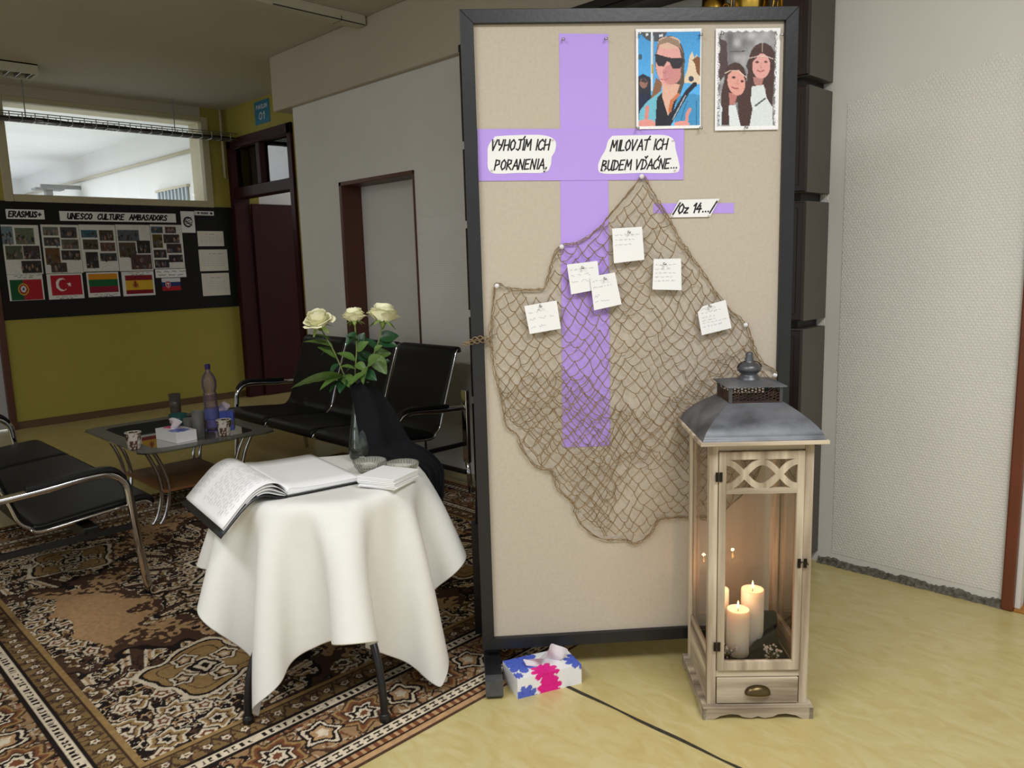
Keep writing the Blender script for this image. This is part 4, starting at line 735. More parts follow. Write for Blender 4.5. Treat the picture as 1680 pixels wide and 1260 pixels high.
def rose(head, via, leaves, size, tilt, rz, label):
    o = thing('white_rose', (VP[0], VP[1], TH + .02), 0, label, 'rose', 'roses in the vase'); H_ = np.array(head); z0 = np.array([0, 0, .017])
    P = smooth_path([np.array(q) - z0 for q in via] + [H_ - z0], 8); MB().tube(P, .0028, 8).build('stem', G['stem_green'], o, smooth=True)
    M_ = Matrix.Translation(Vector(H_ - z0)) @ Matrix.Rotation(tilt[0], 4, 'X') @ Matrix.Rotation(tilt[1], 4, 'Y') @ Matrix.Rotation(rz, 4, 'Z') @ Matrix.Scale(size, 4)
    for k in range(NPT):
        q = part(PM[k], 'petal', o); q.matrix_local = M_ @ Matrix.Rotation(k * 2.39996, 4, 'Z')
    sm = MB()
    for k in range(5):
        a = k * 1.2566; sm.grid(np.array([[(r * math.cos(a + s), r * math.sin(a + s), z) for s in (-.35 * w_, 0, .35 * w_)] for r, z, w_ in ((.006, .004, 1), (.018, .004, 1), (.028, -.004, .6), (.036, -.012, .1))]))
    sm.lathe([(0, -.012), (.006, -.008), (.009, 0), (.012, .008), (.01, .014)], 10); q = sm.build('sepals', G['petal_green'], o, True); q.matrix_local = M_
    for (px, py, dd, qx, qy, qd, mi, roll) in leaves:          # leaf from base pixel to tip pixel
        a, b = vpt(px, py, dd) - z0, vpt(qx, qy, qd) - z0; d = b - a; L_ = np.linalg.norm(d); X_ = d / L_; up = np.array([-.35, -.42, .84]); Y_ = np.cross(up, X_); Y_ /= np.linalg.norm(Y_); Z_ = np.cross(X_, Y_)
        R_ = Matrix(np.stack([X_, Y_, Z_], 1).tolist()).to_4x4(); lf = part(LM[mi], 'leaf', o); lf.matrix_local = Matrix.Translation(Vector(a)) @ R_ @ Matrix.Rotation(roll, 4, 'X') @ Matrix.Scale(L_, 4)
        i = int(np.argmin(np.linalg.norm(P - a, axis=1))); MB().tube([P[i], (P[i] + a) / 2 + np.array([0, 0, .004]), a], .0014, 6).build('leaf_stalk', G['stem_green'], o, smooth=True)
rose(vpt(525, 537), [(.005, .01, .02), (.0, .004, .2), vpt(567, 620), vpt(548, 577)], [(546, 570, 0, 498, 554, .0, 0, .5), (540, 556, .0, 515, 545, -.03, 0, .6), (545, 572, .02, 522, 583, .03, 1, .3), (568, 622, -.01, 476, 624, -.06, 0, .9), (562, 622, -.03, 538, 640, -.08, 1, .7), (566, 622, -.02, 556, 642, -.07, 1, .2), (560, 620, -.0, 505, 614, -.02, 1, 1.0), (566, 615, .0, 573, 632, -.06, 0, .1), (552, 588, .0, 524, 566, -.02, 0, .3), (556, 596, .01, 540, 612, -.02, 1, .4), (564, 618, -.03, 522, 634, -.08, 0, .5)], 1.30, (.15, -.35), 1.0, 'white rose on the stem leaning away from the display board')
rose(vpt(582, 528), [(-.004, .006, .02), (-.002, -.003, .2), vpt(583, 616), vpt(585, 575)], [(584, 560, .0, 570, 548, -.04, 1, .4), (585, 575, -.0, 602, 560, -.02, 0, .5), (583, 592, .0, 555, 576, -.02, 0, .2), (585, 596, 0, 600, 606, -.03, 0, .3), (584, 600, .01, 566, 608, .0, 1, .5), (584, 545, -.01, 566, 565, -.04, 1, .2), (584, 582, .02, 606, 590, .02, 1, .3), (583, 606, -.02, 560, 598, -.05, 0, .3), (584, 568, .01, 598, 545, .02, 1, .4)], 1.05, (-.1, .0), .3, 'white rose between the other two, with the smallest bloom')
rose(vpt(628, 530), [(.002, -.008, .02), (.004, -.004, .2), vpt(598, 616), vpt(618, 570)], [(622, 556, .0, 655, 548, .03, 1, .4), (620, 562, 0, 652, 565, .0, 1, .2), (614, 575, -.02, 626, 566, -.03, 0, .3), (612, 584, -.01, 634, 612, -.04, 0, .3), (604, 600, -.03, 592, 628, -.08, 0, .8), (604, 598, -.04, 620, 582, -.08, 0, .5), (600, 612, -.03, 570, 630, -.06, 0, .4), (608, 590, .02, 590, 572, .03, 1, .2), (606, 594, .01, 640, 590, .02, 1, .3), (600, 610, -.04, 616, 622, -.08, 1, .4), (612, 582, .0, 642, 578, .01, 0, .4), (616, 572, .02, 600, 552, .03, 1, .3)], 1.42, (-.1, .25), 2.2, 'white rose nearest the display board, with the widest bloom')
# scarf: from the vase mouth down over the cloth and the table edge
Lft = smooth_path([(573, 630), (580, 665), (587, 705), (596, 748), (640, 760), (690, 772), (702, 800), (707, 832)], 8); Rgt = smooth_path([(612, 628), (643, 666), (660, 698), (674, 722), (702, 738), (726, 764), (729, 800), (726, 828)], 8)
n = len(Lft); NS = 26; P = np.zeros((n, NS, 3)); dv = float(VP @ fwd)
for i in range(n):
    t = i / (n - 1); base = dv - .058 - .10 * max(0, (t - .42) / .58) ** 1.0
    for j in range(NS):
        s_ = j / (NS - 1); px, py = Lft[i] * (1 - s_) + Rgt[i] * s_; fold = .014 * math.sin(s_ * 8 + 3.5 * t) + .007 * math.sin(s_ * 17 + 7 * t + 1) * t
        dep = base + fold + .055 * s_
        p = CAM + ray(px, py) * (dep / (ray(px, py) @ fwd)); rho = math.hypot(p[0] - TC[0], p[1] - TC[1])
        if rho < TR + .004 and p[2] < TH + .006: p[2] = TH + .006
        P[i, j] = p
sc = MB().grid(P).build('black_scarf', G['black_cloth'], None, True, solid=.0025, sub=1); tag(sc, 'black scarf hanging from the vase across the white cloth', 'scarf')
# ---------------------------------------------------------------- display board
UB = np.array([.7513, -.6599, 0]); NBD = np.array([.6599, .7513, 0]); PB = fl(814, 1148) + NBD * .17; AB = math.atan2(UB[1], UB[0])
def bd(px, py, off=0.): q = atp(px, py, PB - NBD * off, NBD); return float((q - PB) @ UB), float(q[2])
def bw(x, z, y=0.): q = PB + UB * x + NBD * y; return (q[0], q[1], z)
dbd = thing('display_board', tuple(PB), AB, 'tall free-standing display board with a black frame and linen panel', 'display board')
X0, X1, Z0, Z1, fwid = -.036, 1.018, .093, 2.165, .041
MB().box(X0 + .02, X1 - .02, 0, .02, Z0 + .02, Z1 - .02).build('panel', G['linen_panel'], dbd)
for nm, poly in [('frame_top', [(X0, Z1), (X0 + fwid, Z1 - fwid), (X1 - fwid, Z1 - fwid), (X1, Z1)]), ('frame_bottom', [(X0, Z0), (X1, Z0), (X1 - fwid, Z0 + fwid), (X0 + fwid, Z0 + fwid)]), ('frame_left', [(X0, Z0), (X0 + fwid, Z0 + fwid), (X0 + fwid, Z1 - fwid), (X0, Z1)]), ('frame_right', [(X1, Z0), (X1, Z1), (X1 - fwid, Z1 - fwid), (X1 - fwid, Z0 + fwid)])]:
    MB().prism(poly, -.016, .026).build(nm, G['black_frame'], dbd, bevel=.0015)
for xc in (-.004, .985):
    f_ = MB().box(xc - .028, xc + .028, -.17, .36, 0.0065 if xc < .5 else .001, .062).build('foot', G['black_frame'], dbd, bevel=.003)
    MB().box(xc - .0287, xc + .0287, -.1707, -.125, .012, .0627).build('tape', G['tape'], f_) if xc < .5 else None
    MB().box(xc - .02, xc + .02, .027, .05, .06, 1.2).build('upright', G['black_frame'], dbd); MB().box(xc - .055, xc - .02, .28, .33, .0065, .44).build('rear_post', G['black_frame'], dbd)
    MB().tube([(xc, .05, 1.15), (xc - .03, .31, .44)], .012, 6).build('brace', G['black_frame'], dbd)
def pinned(name, poly, y, m, label, cat, group=None, th=.0004):
    cx = sum(a for a, _ in poly) / len(poly); cz = sum(b for _, b in poly) / len(poly)
    o = MB().prism([(a - cx, b - cz) for a, b in poly], -th, 0).build(name, G[m]); o.location = bw(cx, cz, y); o.rotation_euler = (0, 0, AB); tag(o, label, cat, group); return o, cx, cz
PIN = MB().lathe([(.0006, 0), (.0008, .006), (.0035, .006), (.0022, .009), (.0022, .013), (.0042, .015), (.0042, .0165), (0, .017)], 10).mesh('push_pin', G['pin_metal'], True); PIN2 = MB().lathe([(.0006, 0), (.0008, .005), (.0045, .005), (.0055, .007), (.004, .0095), (0, .0105)], 12).mesh('push_pin', G['pin_clear'], True)
def pin(o, dx, dz, y=0., me=None): k = .6 if me else 1.; part(me or PIN, 'push_pin', o, (dx, y, dz), (math.pi / 2 + .25, .0, .2), (k, k, k))
def rect(px0, py0, px1, py1): a, b = bd(px0, py0), bd(px1, py1); return [(a[0], a[1]), (a[0], b[1]), (b[0], b[1]), (b[0], a[1])]
def quad(*p): return [bd(*q) for q in p]
cr1, _, _ = pinned('purple_strip', quad((917, 55), (919, 213), (998, 213), (998, 56)), -.0006, 'purple_paper', 'purple paper sheet forming the top of the cross', 'paper', 'purple paper cross'); 
for s in (-.066, .066): pin(cr1, s, .128)
pinned('purple_strip', quad((919, 292), (920, 404), (999, 404), (998, 292)), -.0006, 'purple_paper', 'purple paper sheet of the cross just below the crossbar', 'paper', 'purple paper cross')
pinned('purple_strip', quad((920, 402), (923, 734), (1001, 731), (999, 402)), -.0013, 'purple_paper', 'long purple paper sheet forming the foot of the cross behind the net', 'paper', 'purple paper cross')
pinned('purple_crossbar', quad((783, 212), (785, 297), (1121, 295), (1122, 211)), -.0022, 'purple_paper', 'purple paper crossbar carrying the two lettered labels', 'paper', 'purple paper cross')
pinned('purple_strip', quad((1072, 334), (1072, 350), (1204, 350), (1204, 333)), -.0006, 'purple_paper', 'short purple paper strip behind the small verse tag', 'paper')
def blob(px):
    P = smooth_path([(a, b) for a, b in px] + [px[0]], 5)[:-1]; return [bd(*q) for q in P]
l1_, cx, cz = pinned('lettered_label', blob([(812, 224), (845, 222), (890, 222), (910, 230), (911, 246), (905, 258), (903, 272), (893, 283), (850, 284), (812, 285), (801, 277), (800, 258), (801, 240)]), -.003, 'white_paper', 'white rounded label lettered VYHOJÍM ICH PORANENIA on the crossbar', 'sign', 'lettered labels')
def line_px(o, cx, cz, txt, p0, p1, hpx, wd, shear=.2):
    a, b = bd(*p0), bd(*p1); h = abs(bd(p0[0], p0[1] - hpx)[1] - a[1]); t = MB(); lettering(t, txt, a[0] - cx, a[1] - cz, h, wd, shear, -.0008, math.hypot(b[0] - a[0], 0), (b[1] - a[1]) / (b[0] - a[0])); t.build('lettering', G['ink_black'], o)
line_px(l1_, cx, cz, "VYHOJI'M ICH", (806, 247), (902, 246), 17, .0058); line_px(l1_, cx, cz, 'PORANENIA,', (811, 279), (897, 277), 16, .0056)
for q in ((810, 231), (906, 229), (806, 279), (893, 279)): a = bd(*q); pin(l1_, a[0] - cx, a[1] - cz, -.0004, PIN2)
l2_, cx, cz = pinned('lettered_label', blob([(1004, 223), (1050, 222), (1090, 222), (1105, 230), (1108, 245), (1113, 265), (1114, 278), (1104, 284), (1050, 284), (990, 285), (981, 274), (985, 260), (993, 246), (997, 232)]), -.003, 'white_paper', 'white rounded label lettered MILOVAŤ ICH BUDEM VĎAČNE on the crossbar', 'sign', 'lettered labels')
line_px(l2_, cx, cz, "MILOVAT' ICH", (1001, 248), (1095, 245), 17, .0058); line_px(l2_, cx, cz, "BUDEM VD^AC'NE...", (986, 280), (1112, 276), 16, .0056)
for q in ((1010, 230), (1103, 230), (989, 279), (1106, 279)): a = bd(*q); pin(l2_, a[0] - cx, a[1] - cz, -.0004, PIN2)
l3_, cx, cz = pinned('verse_tag', quad((1114, 328), (1098, 357), (1164, 356), (1180, 326)), -.005, 'white_paper', 'slanted white verse tag lettered /Oz 14.../ on the short purple strip', 'sign')
line_px(l3_, cx, cz, '/Oz 14.../', (1103, 351), (1172, 347), 15, .0062, .25)
for q in ((1101, 354), (1161, 353), (1115, 331), (1176, 329)): a = bd(*q); pin(l3_, a[0] - cx, a[1] - cz, -.0004, PIN2)
# printed photographs
def photo_a():
    cv = Canvas(104, 152, (240, 240, 240)); W_, H_ = 710., 1080.; x = lambda v: (v - 80) / W_; y = lambda v: (v - 122) / H_; P = lambda *q: [(x(a), y(b)) for a, b in q]
    x0, y0, x1, y1 = x(104), y(160), x(775), y(1166); m = (cv.X >= x0) & (cv.X <= x1) & (cv.Y >= y0) & (cv.Y <= y1); keep = cv.a.copy()
    cv.a[:] = (70, 158, 222); cv.a[...] += ((cv.Y - .2) * 50)[..., None]; cv.ell(x(280), y(130), .2, .12, (70, 74, 84)); cv.poly(P((190, 175), (215, 172), (215, 195), (190, 198)), (220, 222, 226)); cv.poly(P((330, 190), (370, 180), (375, 205), (335, 212)), (220, 222, 226)); cv.rect(x(246), y(160), x(262), y(780), (216, 224, 230)); cv.rect(x(262), y(200), x(276), y(660), (140, 160, 176)); cv.rect(x(248), y(500), x(268), y(600), (190, 160, 70))
    cv.ell(x(130), y(420), .03, .03, (60, 90, 110)); cv.poly(P((104, 630), (160, 600), (240, 640), (260, 1166), (104, 1166)), (44, 48, 60)); cv.ell(x(165), y(700), .06, .05, (150, 110, 100)); cv.poly(P((130, 680), (160, 640), (210, 680), (190, 700)), (70, 60, 56)); cv.poly(P((104, 800), (230, 830), (240, 1000), (104, 1000)), (36, 44, 70))
    cv.poly(P((590, 700), (640, 560), (660, 420), (690, 370), (715, 440), (740, 400), (775, 470), (775, 720)), (226, 206, 178)); cv.poly(P((690, 460), (740, 420), (780, 440), (780, 640), (740, 600), (720, 500)), (130, 84, 50)); cv.ell(x(680), y(660), .04, .028, (60, 64, 80))
    cv.ell(x(450), y(470), .225, .25, (86, 74, 68)); cv.poly(P((600, 430), (605, 700), (560, 840), (480, 860), (520, 600)), (92, 80, 66)); cv.poly(P((300, 640), (240, 880), (330, 860), (370, 700)), (140, 100, 70))
    cv.poly(P((120, 1000), (200, 900), (350, 790), (420, 900), (470, 1166), (104, 1166)), (116, 190, 212)); cv.poly(P((520, 850), (700, 820), (775, 840), (775, 1166), (500, 1166)), (70, 150, 200)); cv.poly(P((310, 860), (370, 800), (540, 830), (440, 1166), (290, 1166)), (40, 40, 48)); cv.poly(P((362, 680), (560, 720), (520, 840), (430, 1060), (370, 860)), (226, 180, 160))
    cv.ell(x(435), y(480), .195, .235, (226, 166, 160)); cv.ell(x(470), y(610), .14, .10, (206, 140, 140)); cv.ell(x(440), y(270), .17, .06, (216, 180, 160)); cv.poly(P((300, 330), (330, 250), (430, 205), (540, 250), (600, 400), (560, 330), (430, 270), (350, 290)), (150, 126, 108))
    cv.poly(P((285, 390), (300, 388), (440, 430), (600, 440), (600, 470), (560, 550), (480, 550), (445, 480), (420, 470), (385, 525), (320, 515), (300, 470)), (44, 40, 46)); cv.line(P((380, 585), (400, 600), (412, 575)), .016, (190, 120, 120)); cv.line(P((350, 660), (400, 668), (440, 650)), .014, (200, 110, 120))
    cv.line(P((450, 1000), (470, 900), (540, 830)), .05, (200, 120, 80)); cv.line(P((430, 1166), (520, 1000), (640, 800), (720, 720)), .07, (40, 42, 52)); cv.line(P((480, 1100), (560, 950), (620, 840)), .012, (210, 214, 220)); cv.line(P((640, 900), (600, 1000), (560, 1166)), .012, (40, 100, 150)); cv.line(P((740, 900), (740, 1166)), .012, (40, 90, 140))
    cv.line(P((205, 960), (195, 1060), (190, 1100)), .055, (222, 140, 132)); cv.ell(x(195), y(1140), .14, .045, (230, 156, 146)); cv.line(P((668, 990), (640, 1040), (632, 1120)), .05, (222, 150, 140)); cv.ell(x(580), y(1150), .12, .03, (230, 160, 150))
    cv.a[~m] = keep[~m]; return cv.noise(5)
def photo_b():
    cv = Canvas(100, 158, (240, 240, 242)); W_, H_ = 720., 1085.; x = lambda v: (v - 75) / W_; y = lambda v: (v - 125) / H_; P = lambda *q: [(x(a), y(b)) for a, b in q]; keep = cv.a.copy()
    m = (cv.X >= x(120) + .015 * np.sin(cv.Y * 40)) & (cv.X <= x(745) + .01 * np.sin(cv.Y * 55)) & (cv.Y >= y(160) + .006 * np.sin(cv.X * 50)) & (cv.Y <= y(1160))
    cv.a[:] = (150, 150, 154); n_ = vnoise(cv.X * 9, cv.Y * 14, 5); cv.a += ((n_ - .5) * 90)[..., None]; cv.line(P((240, 370), (400, 365)), .012, (70, 70, 72)); cv.poly(P((120, 230), (200, 260), (220, 540), (180, 620), (120, 700)), (84, 68, 70)); cv.poly(P((420, 520), (450, 440), (500, 520), (480, 640)), (70, 66, 66))
    hair = (78, 58, 56); cv.ell(x(600), y(450), .20, .155, hair); cv.poly(P((455, 430), (740, 430), (735, 700), (715, 1050), (660, 1060), (640, 760), (560, 740), (500, 800), (490, 960), (450, 1040), (420, 800)), hair)
    cv.poly(P((490, 740), (620, 720), (660, 870), (720, 960), (730, 1160), (440, 1160), (470, 1000)), (220, 226, 228)); cv.poly(P((520, 945), (640, 860), (650, 872), (535, 955)), (70, 76, 80)); cv.poly(P((500, 640), (620, 640), (600, 730), (520, 725)), (180, 128, 124)); cv.ell(x(590), y(525), .138, .122, (224, 166, 160)); cv.poly(P((500, 470), (600, 370), (690, 460), (680, 430), (600, 350), (500, 430)), hair); cv.line(P((600, 280), (600, 380)), .01, (200, 170, 160)); cv.line(P((455, 440), (560, 418), (640, 422), (720, 450)), .013, (220, 200, 190))
    for ex in (545, 640): cv.ell(x(ex), y(482), .03, .010, (90, 60, 60))
    cv.line(P((545, 570), (585, 584), (625, 568)), .016, (170, 84, 90)); cv.line(P((590, 495), (582, 540), (600, 543)), .010, (196, 130, 126))
    cv.ell(x(300), y(620), .165, .125, hair); cv.poly(P((190, 620), (150, 800), (150, 1150), (260, 1150), (230, 940), (330, 900), (360, 1160), (470, 1160), (500, 980), (430, 700), (420, 600)), hair); cv.poly(P((120, 880), (160, 960), (150, 1160), (110, 1160)), (214, 224, 230)); cv.poly(P((230, 940), (310, 930), (370, 1160), (245, 1160)), (224, 230, 232)); cv.poly(P((235, 800), (330, 820), (300, 930), (240, 930)), (190, 126, 120)); cv.ell(x(315), y(690), .135, .132, (226, 164, 152), -12); cv.line(P((188, 596), (240, 570), (330, 570), (425, 640)), .013, (226, 206, 190)); cv.poly(P((200, 640), (260, 575), (340, 560), (420, 620), (400, 580), (300, 540), (200, 590)), hair)
    cv.line(P((188, 596), (240, 570), (330, 570), (425, 640)), .013, (226, 206, 190))
    cv.ell(x(285), y(640), .03, .011, (86, 58, 58)); cv.ell(x(380), y(682), .028, .011, (86, 58, 58)); cv.line(P((265, 740), (300, 758), (335, 756)), .016, (176, 80, 84)); cv.line(P((335, 665), (318, 705), (335, 712)), .010, (196, 128, 120))
    cv.a[~m] = keep[~m]; sp = (rng.random(cv.X.shape) < .35) & (np.minimum(np.abs(cv.X - x(120)), np.abs(cv.X - x(745))) < .02) & (cv.Y > y(160)) & (cv.Y < y(1160)); cv.a[sp] = (90, 90, 90); return cv.noise(5)
def photo(cv, q, label, pins):
    P = quad(*q); cx = sum(a for a, _ in P) / 4; cz = sum(b for _, b in P) / 4; sx = abs(P[2][0] - P[0][0]); sz = abs(P[0][1] - P[2][1])
    o = thing('printed_photo', bw(cx, cz, -.0045), AB, label, 'photo', 'photographs on the display board'); mk('print', sheet_mesh('print', cv, sx, sz, G['print_gloss'], .0015), o)
    for a in pins: b = bd(*a); pin(o, b[0] - cx, b[1] - cz, -.002)
photo(photo_a(), [(1043, 49), (1041, 211), (1149, 211), (1151, 49)], 'printed photo of a person in sunglasses giving two thumbs up', [(1047, 56), (1146, 58), (1043, 210), (1146, 210)])
photo(photo_b(), [(1173, 48), (1170, 213), (1275, 213), (1281, 49)], 'printed photo of two people with headbands and white blouses', [(1181, 56), (1278, 58), (1220, 209)])
# ---------------------------------------------------------------- fishing net
OUT = [(1052, 288), (1068, 312), (1082, 336), (1098, 362), (1112, 392), (1122, 405), (1130, 418), (1150, 445), (1172, 478), (1195, 508), (1222, 532), (1234, 566), (1248, 594), (1274, 614), (1272, 660), (1262, 720), (1232, 790), (1180, 842), (1158, 850), (1122, 846), (1098, 848), (1078, 853), (1066, 874), (1042, 890), (1022, 884), (985, 882), (958, 864), (944, 842), (939, 822), (915, 800), (906, 772), (880, 764), (856, 734), (848, 712), (830, 696), (822, 650), (812, 612), (806, 560), (808, 515), (813, 468), (836, 473), (866, 475), (892, 472), (900, 452), (906, 430), (919, 404), (948, 398), (980, 376), (1002, 350), (1026, 322)]
OB = np.array([bd(*q) for q in OUT])
def inside(x, z, P=OB):
    c = False; n = len(P); j = n - 1
    for i in range(n):
        if (P[i][1] > z) != (P[j][1] > z) and x < (P[j][0] - P[i][0]) * (z - P[i][1]) / (P[j][1] - P[i][1]) + P[i][0]: c = not c
        j = i
    return c
PKX, PKZ = bd(1052, 288)
nr = np.random.default_rng(11)
def vn(x, y, s): return float(vnoise(np.array([x + 50.]), np.array([y + 50.]), s)[0]) - .5
def netlayer(mb, w, h, ph, seed, depth, test, amp=.02):
    nodes = {}; rad = .0014
    for j in range(-5, 110):
        for i in range(-5, 45):
            x = (i + .5 * (j % 2)) * w + ph; z = 1.70 - j * h
            dx = amp * vn(x * 6, z * 6, seed) + .5 * amp * vn(x * 15, z * 15, seed + 1) + nr.normal(0, .003); dz = amp * vn(x * 6, z * 6, seed + 2) + .5 * amp * vn(x * 15, z * 15, seed + 3) + nr.normal(0, .003)
            pull = math.exp(-((z - PKZ) / .28) ** 2) * .5; x2 = x + dx; x2 = x2 + (PKX - x2) * pull * .25
            yy_ = -(depth + .013 * (vn(x * 9, z * 5, seed + 4) + .5) + .007 * (vn(x * 30, z * 30, seed + 5) + .5)); nodes[i, j] = (x2, z + dz, yy_, test(x2, z + dz))
    for (i, j), a in nodes.items():
        for di in ((0, 1) if j % 2 else (-1, 0)):
            b = nodes.get((i + di, j + 1))
            if b is None or not (a[3] and b[3]) or nr.random() < .035: continue
            sag = nr.uniform(.002, .0075); side = nr.normal(0, .002); P = []
            for t in (0, .25, .5, .75, 1):
                k = 4 * t * (1 - t); P.append((a[0] + (b[0] - a[0]) * t + side * k, a[2] + (b[2] - a[2]) * t - .002 * k, a[1] + (b[1] - a[1]) * t - sag * k))
            mb.tube(P, rad, 4)
        if a[3]: mb.tube([(a[0] - .0012, a[2] - .001, a[1] + .0012), (a[0] + .0012, a[2] - .001, a[1] - .0012)], .0022, 5)
nt_ = thing('fishing_net', bw(0, 0, 0), AB, 'brown twine fishing net pinned over the display board and purple cross', 'net')
nm_ = MB(); netlayer(nm_, .041, .0235, .004, 3, .003, inside, .034)
def lower(x, z): return inside(x, z) and (z < 1.02 + .1 * math.sin(x * 9) - .05 * (x < .25)) and (vn(x * 3.5, z * 3.5, 40) > -.17)
netlayer(nm_, .046, .026, .017, 17, .004, lower, .045)
mesh_o = nm_.build('netting', G['twine'], nt_); mesh_o['kind'] = 'stuff'
ed = MB()
for s in range(3):
    P = smooth_path([(a, b, 0) for a, b in OB] + [(OB[0][0], OB[0][1], 0)], 5); n = len(P); Q = []
    for i, p in enumerate(P): Q.append((p[0] + .004 * math.sin(i * .7 + s * 2.1) + nr.normal(0, .002), -.006 - .005 * abs(math.sin(i * .31 + s)) - nr.uniform(0, .003), p[1] + .003 * math.cos(i * .9 + s * 2.1) + nr.normal(0, .0014)))
    ed.tube(Q, .0014 if s < 2 else .001, 5)
ed.build('edge_cord', G['twine'], nt_)
tl = MB(); A_, B_ = bd(806, 556, .02), bd(760, 565, .02)
for s in range(4):
    Q = []
    for t in np.linspace(0, 1, 26): Q.append((A_[0] + (B_[0] - A_[0]) * t + .0, -.024 - .006 * math.cos(t * 16 + s * 1.57) + (.0), A_[1] + (B_[1] - A_[1]) * t + (.007 - .003 * t) * math.sin(t * 16 + s * 1.57) + .012 * math.sin(t * 3.1) * (s % 2)))
    tl.tube(Q, .0016, 5)
for s in range(6):
    e0 = bd(803 + 3 * s % 9, 520 + 14 * s, .012); tl.tube(smooth_path([(A_[0] - .004, -.022, A_[1]), ((A_[0] + e0[0]) / 2 - .006, -.02, (A_[1] + e0[1]) / 2), (e0[0] + .01, -.012, e0[1])], 5), .0013, 5)
tl.build('tie_cord', G['twine'], nt_)
for q in ((1052, 290), (921, 405), (815, 469), (1222, 533), (1270, 615)): a = bd(*q, .006); part(PIN2, 'push_pin', nt_, (a[0], -.004, a[1]), (math.pi / 2, 0, 0), (1.5, 1.5, 1.5))
# ---------------------------------------------------------------- pinned note papers
NL = [([(1004, 375), (1007, 432), (1057, 426), (1053, 372)], 'white note pinned highest on the net', (1030, 379), [(.85, .2, 4), (.7, .34, 4), (.6, .48, 3)]),
      ([(930, 434), (937, 483), (985, 474), (980, 428)], 'white note overlapped by another on the purple strip', (954, 437), [(.8, .2, 3), (.6, .4, 2), (.7, .6, 2)]),
      ([(967, 454), (974, 509), (1019, 499), (1008, 447)], 'white note overlapping its neighbour at the edge of the purple strip', (990, 455), [(.8, .16, 3), (.85, .34, 4), (.4, .6, 1), (.6, .75, 2)]),
      ([(1072, 425), (1070, 475), (1118, 476), (1117, 424)], 'white note with dense writing below the verse tag', (1088, 431), [(.9, .2, 4), (.7, .33, 4), (.8, .46, 4), (.7, .59, 4), (.9, .72, 4)]),
      ([(860, 502), (869, 548), (920, 539), (913, 493)], 'white note with large heart-shaped scrawl beside the purple strip', (885, 500), [(.5, .25, 1), (.85, .5, 2), (.4, .78, 1)]),
      ([(1146, 503), (1151, 550), (1200, 538), (1190, 492)], 'white note with several lines of writing near the net edge by the lantern', (1162, 500), [(.5, .14, 2), (.85, .26, 4), (.5, .42, 3), (.6, .53, 4), (.9, .62, 6), (.7, .74, 4)])]
for ni, (q, lab, pp, lines) in enumerate(NL):
    P = [bd(a, b, .024) for a, b in q]; cx = sum(a for a, _ in P) / 4; cz = sum(b for _, b in P) / 4; yy_ = -.026 - (.006 if ni == 2 else 0)
    if ni == 5: P = [P[0], (P[0][0] * .93 + P[1][0] * .07 - .004, P[0][1] * .8 + P[1][1] * .2)] + P[1:] ; P[0] = (P[0][0] + .014, P[0][1] + .001)
    o = thing('pinned_note', bw(cx, cz, yy_), AB, lab.replace('large heart-shaped', 'large'), 'note', 'notes pinned on the net'); n2 = len(P)
    MB().prism([(a - cx, b - cz) for a, b in P], -.0004, 0).build('sheet', G['white_paper'], o)
    t = MB(); A_, D_, B_ = [np.array(bd(*v, .024)) - np.array((cx, cz)) for v in (q[0], q[3], q[1])]; r_ = random.Random(ni)
    for (w_, f_, nw) in lines:
        s0 = A_ + (B_ - A_) * f_ + (D_ - A_) * .08; e_ = s0 + (D_ - A_) * .84 * w_; L_ = np.linalg.norm(e_ - s0); d_ = (e_ - s0) / L_; pv = np.array([-d_[1], d_[0]]); x = 0; am = .0045 if nw <= 2 else .0022
        while x < L_:
            pts = []
            for k in range(r_.randint(4, 8)): pts.append(tuple(s0 + d_ * x + pv * r_.uniform(-am, am))); x += am * r_.uniform(.5, 1.1)
            stroke(t, pts, .0009, -.0009); x += am * 1.6
    t.build('handwriting', G['ink_pale'], o); b = bd(*pp, .024); part(PIN, 'push_pin', o, (b[0] - cx, -.0004, b[1] - cz), (math.pi / 2 + .35, 0, .2), (.9, .9, .9))
# ---------------------------------------------------------------- tall lantern
LC = np.array([2.184, 1.169]); LA = math.radians(-46.5)
ln = thing('floor_lantern', (LC[0], LC[1], 0.0005), LA, 'tall whitewashed wooden lantern with zinc roof standing on the floor', 'lantern')
hb = .152; pw = .026; PWm, PWh = G['pine_wash'], G['pine_wash_h']
sk = [(-.167, .0), (-.135, 0), (-.115, .012), (-.085, .018), (-.06, .016), (-.045, .008), (-.02, .004), (0, .010), (.02, .004), (.045, .008), (.06, .016), (.085, .018), (.115, .012), (.135, 0), (.167, 0), (.167, .034), (-.167, .034)]
for k, nm in enumerate(('front', 'side', 'back', 'side')):
    o = MB().prism(sk, -.167, -.155).build('skirt', PWh, ln); o.rotation_euler = (0, 0, k * math.pi / 2)
MB().box(-.167, .167, -.167, .167, .034, .042).build('base_board', PWh, ln, bevel=.002)
for sx in (-1, 1):
    for sy in (-1, 1): MB().box(min(sx * hb, sx * (hb - pw)), max(sx * hb, sx * (hb - pw)), min(sy * hb, sy * (hb - pw)), max(sy * hb, sy * (hb - pw)), .042, .862).build('post', PWm, ln, bevel=.0015)
i_ = hb - pw
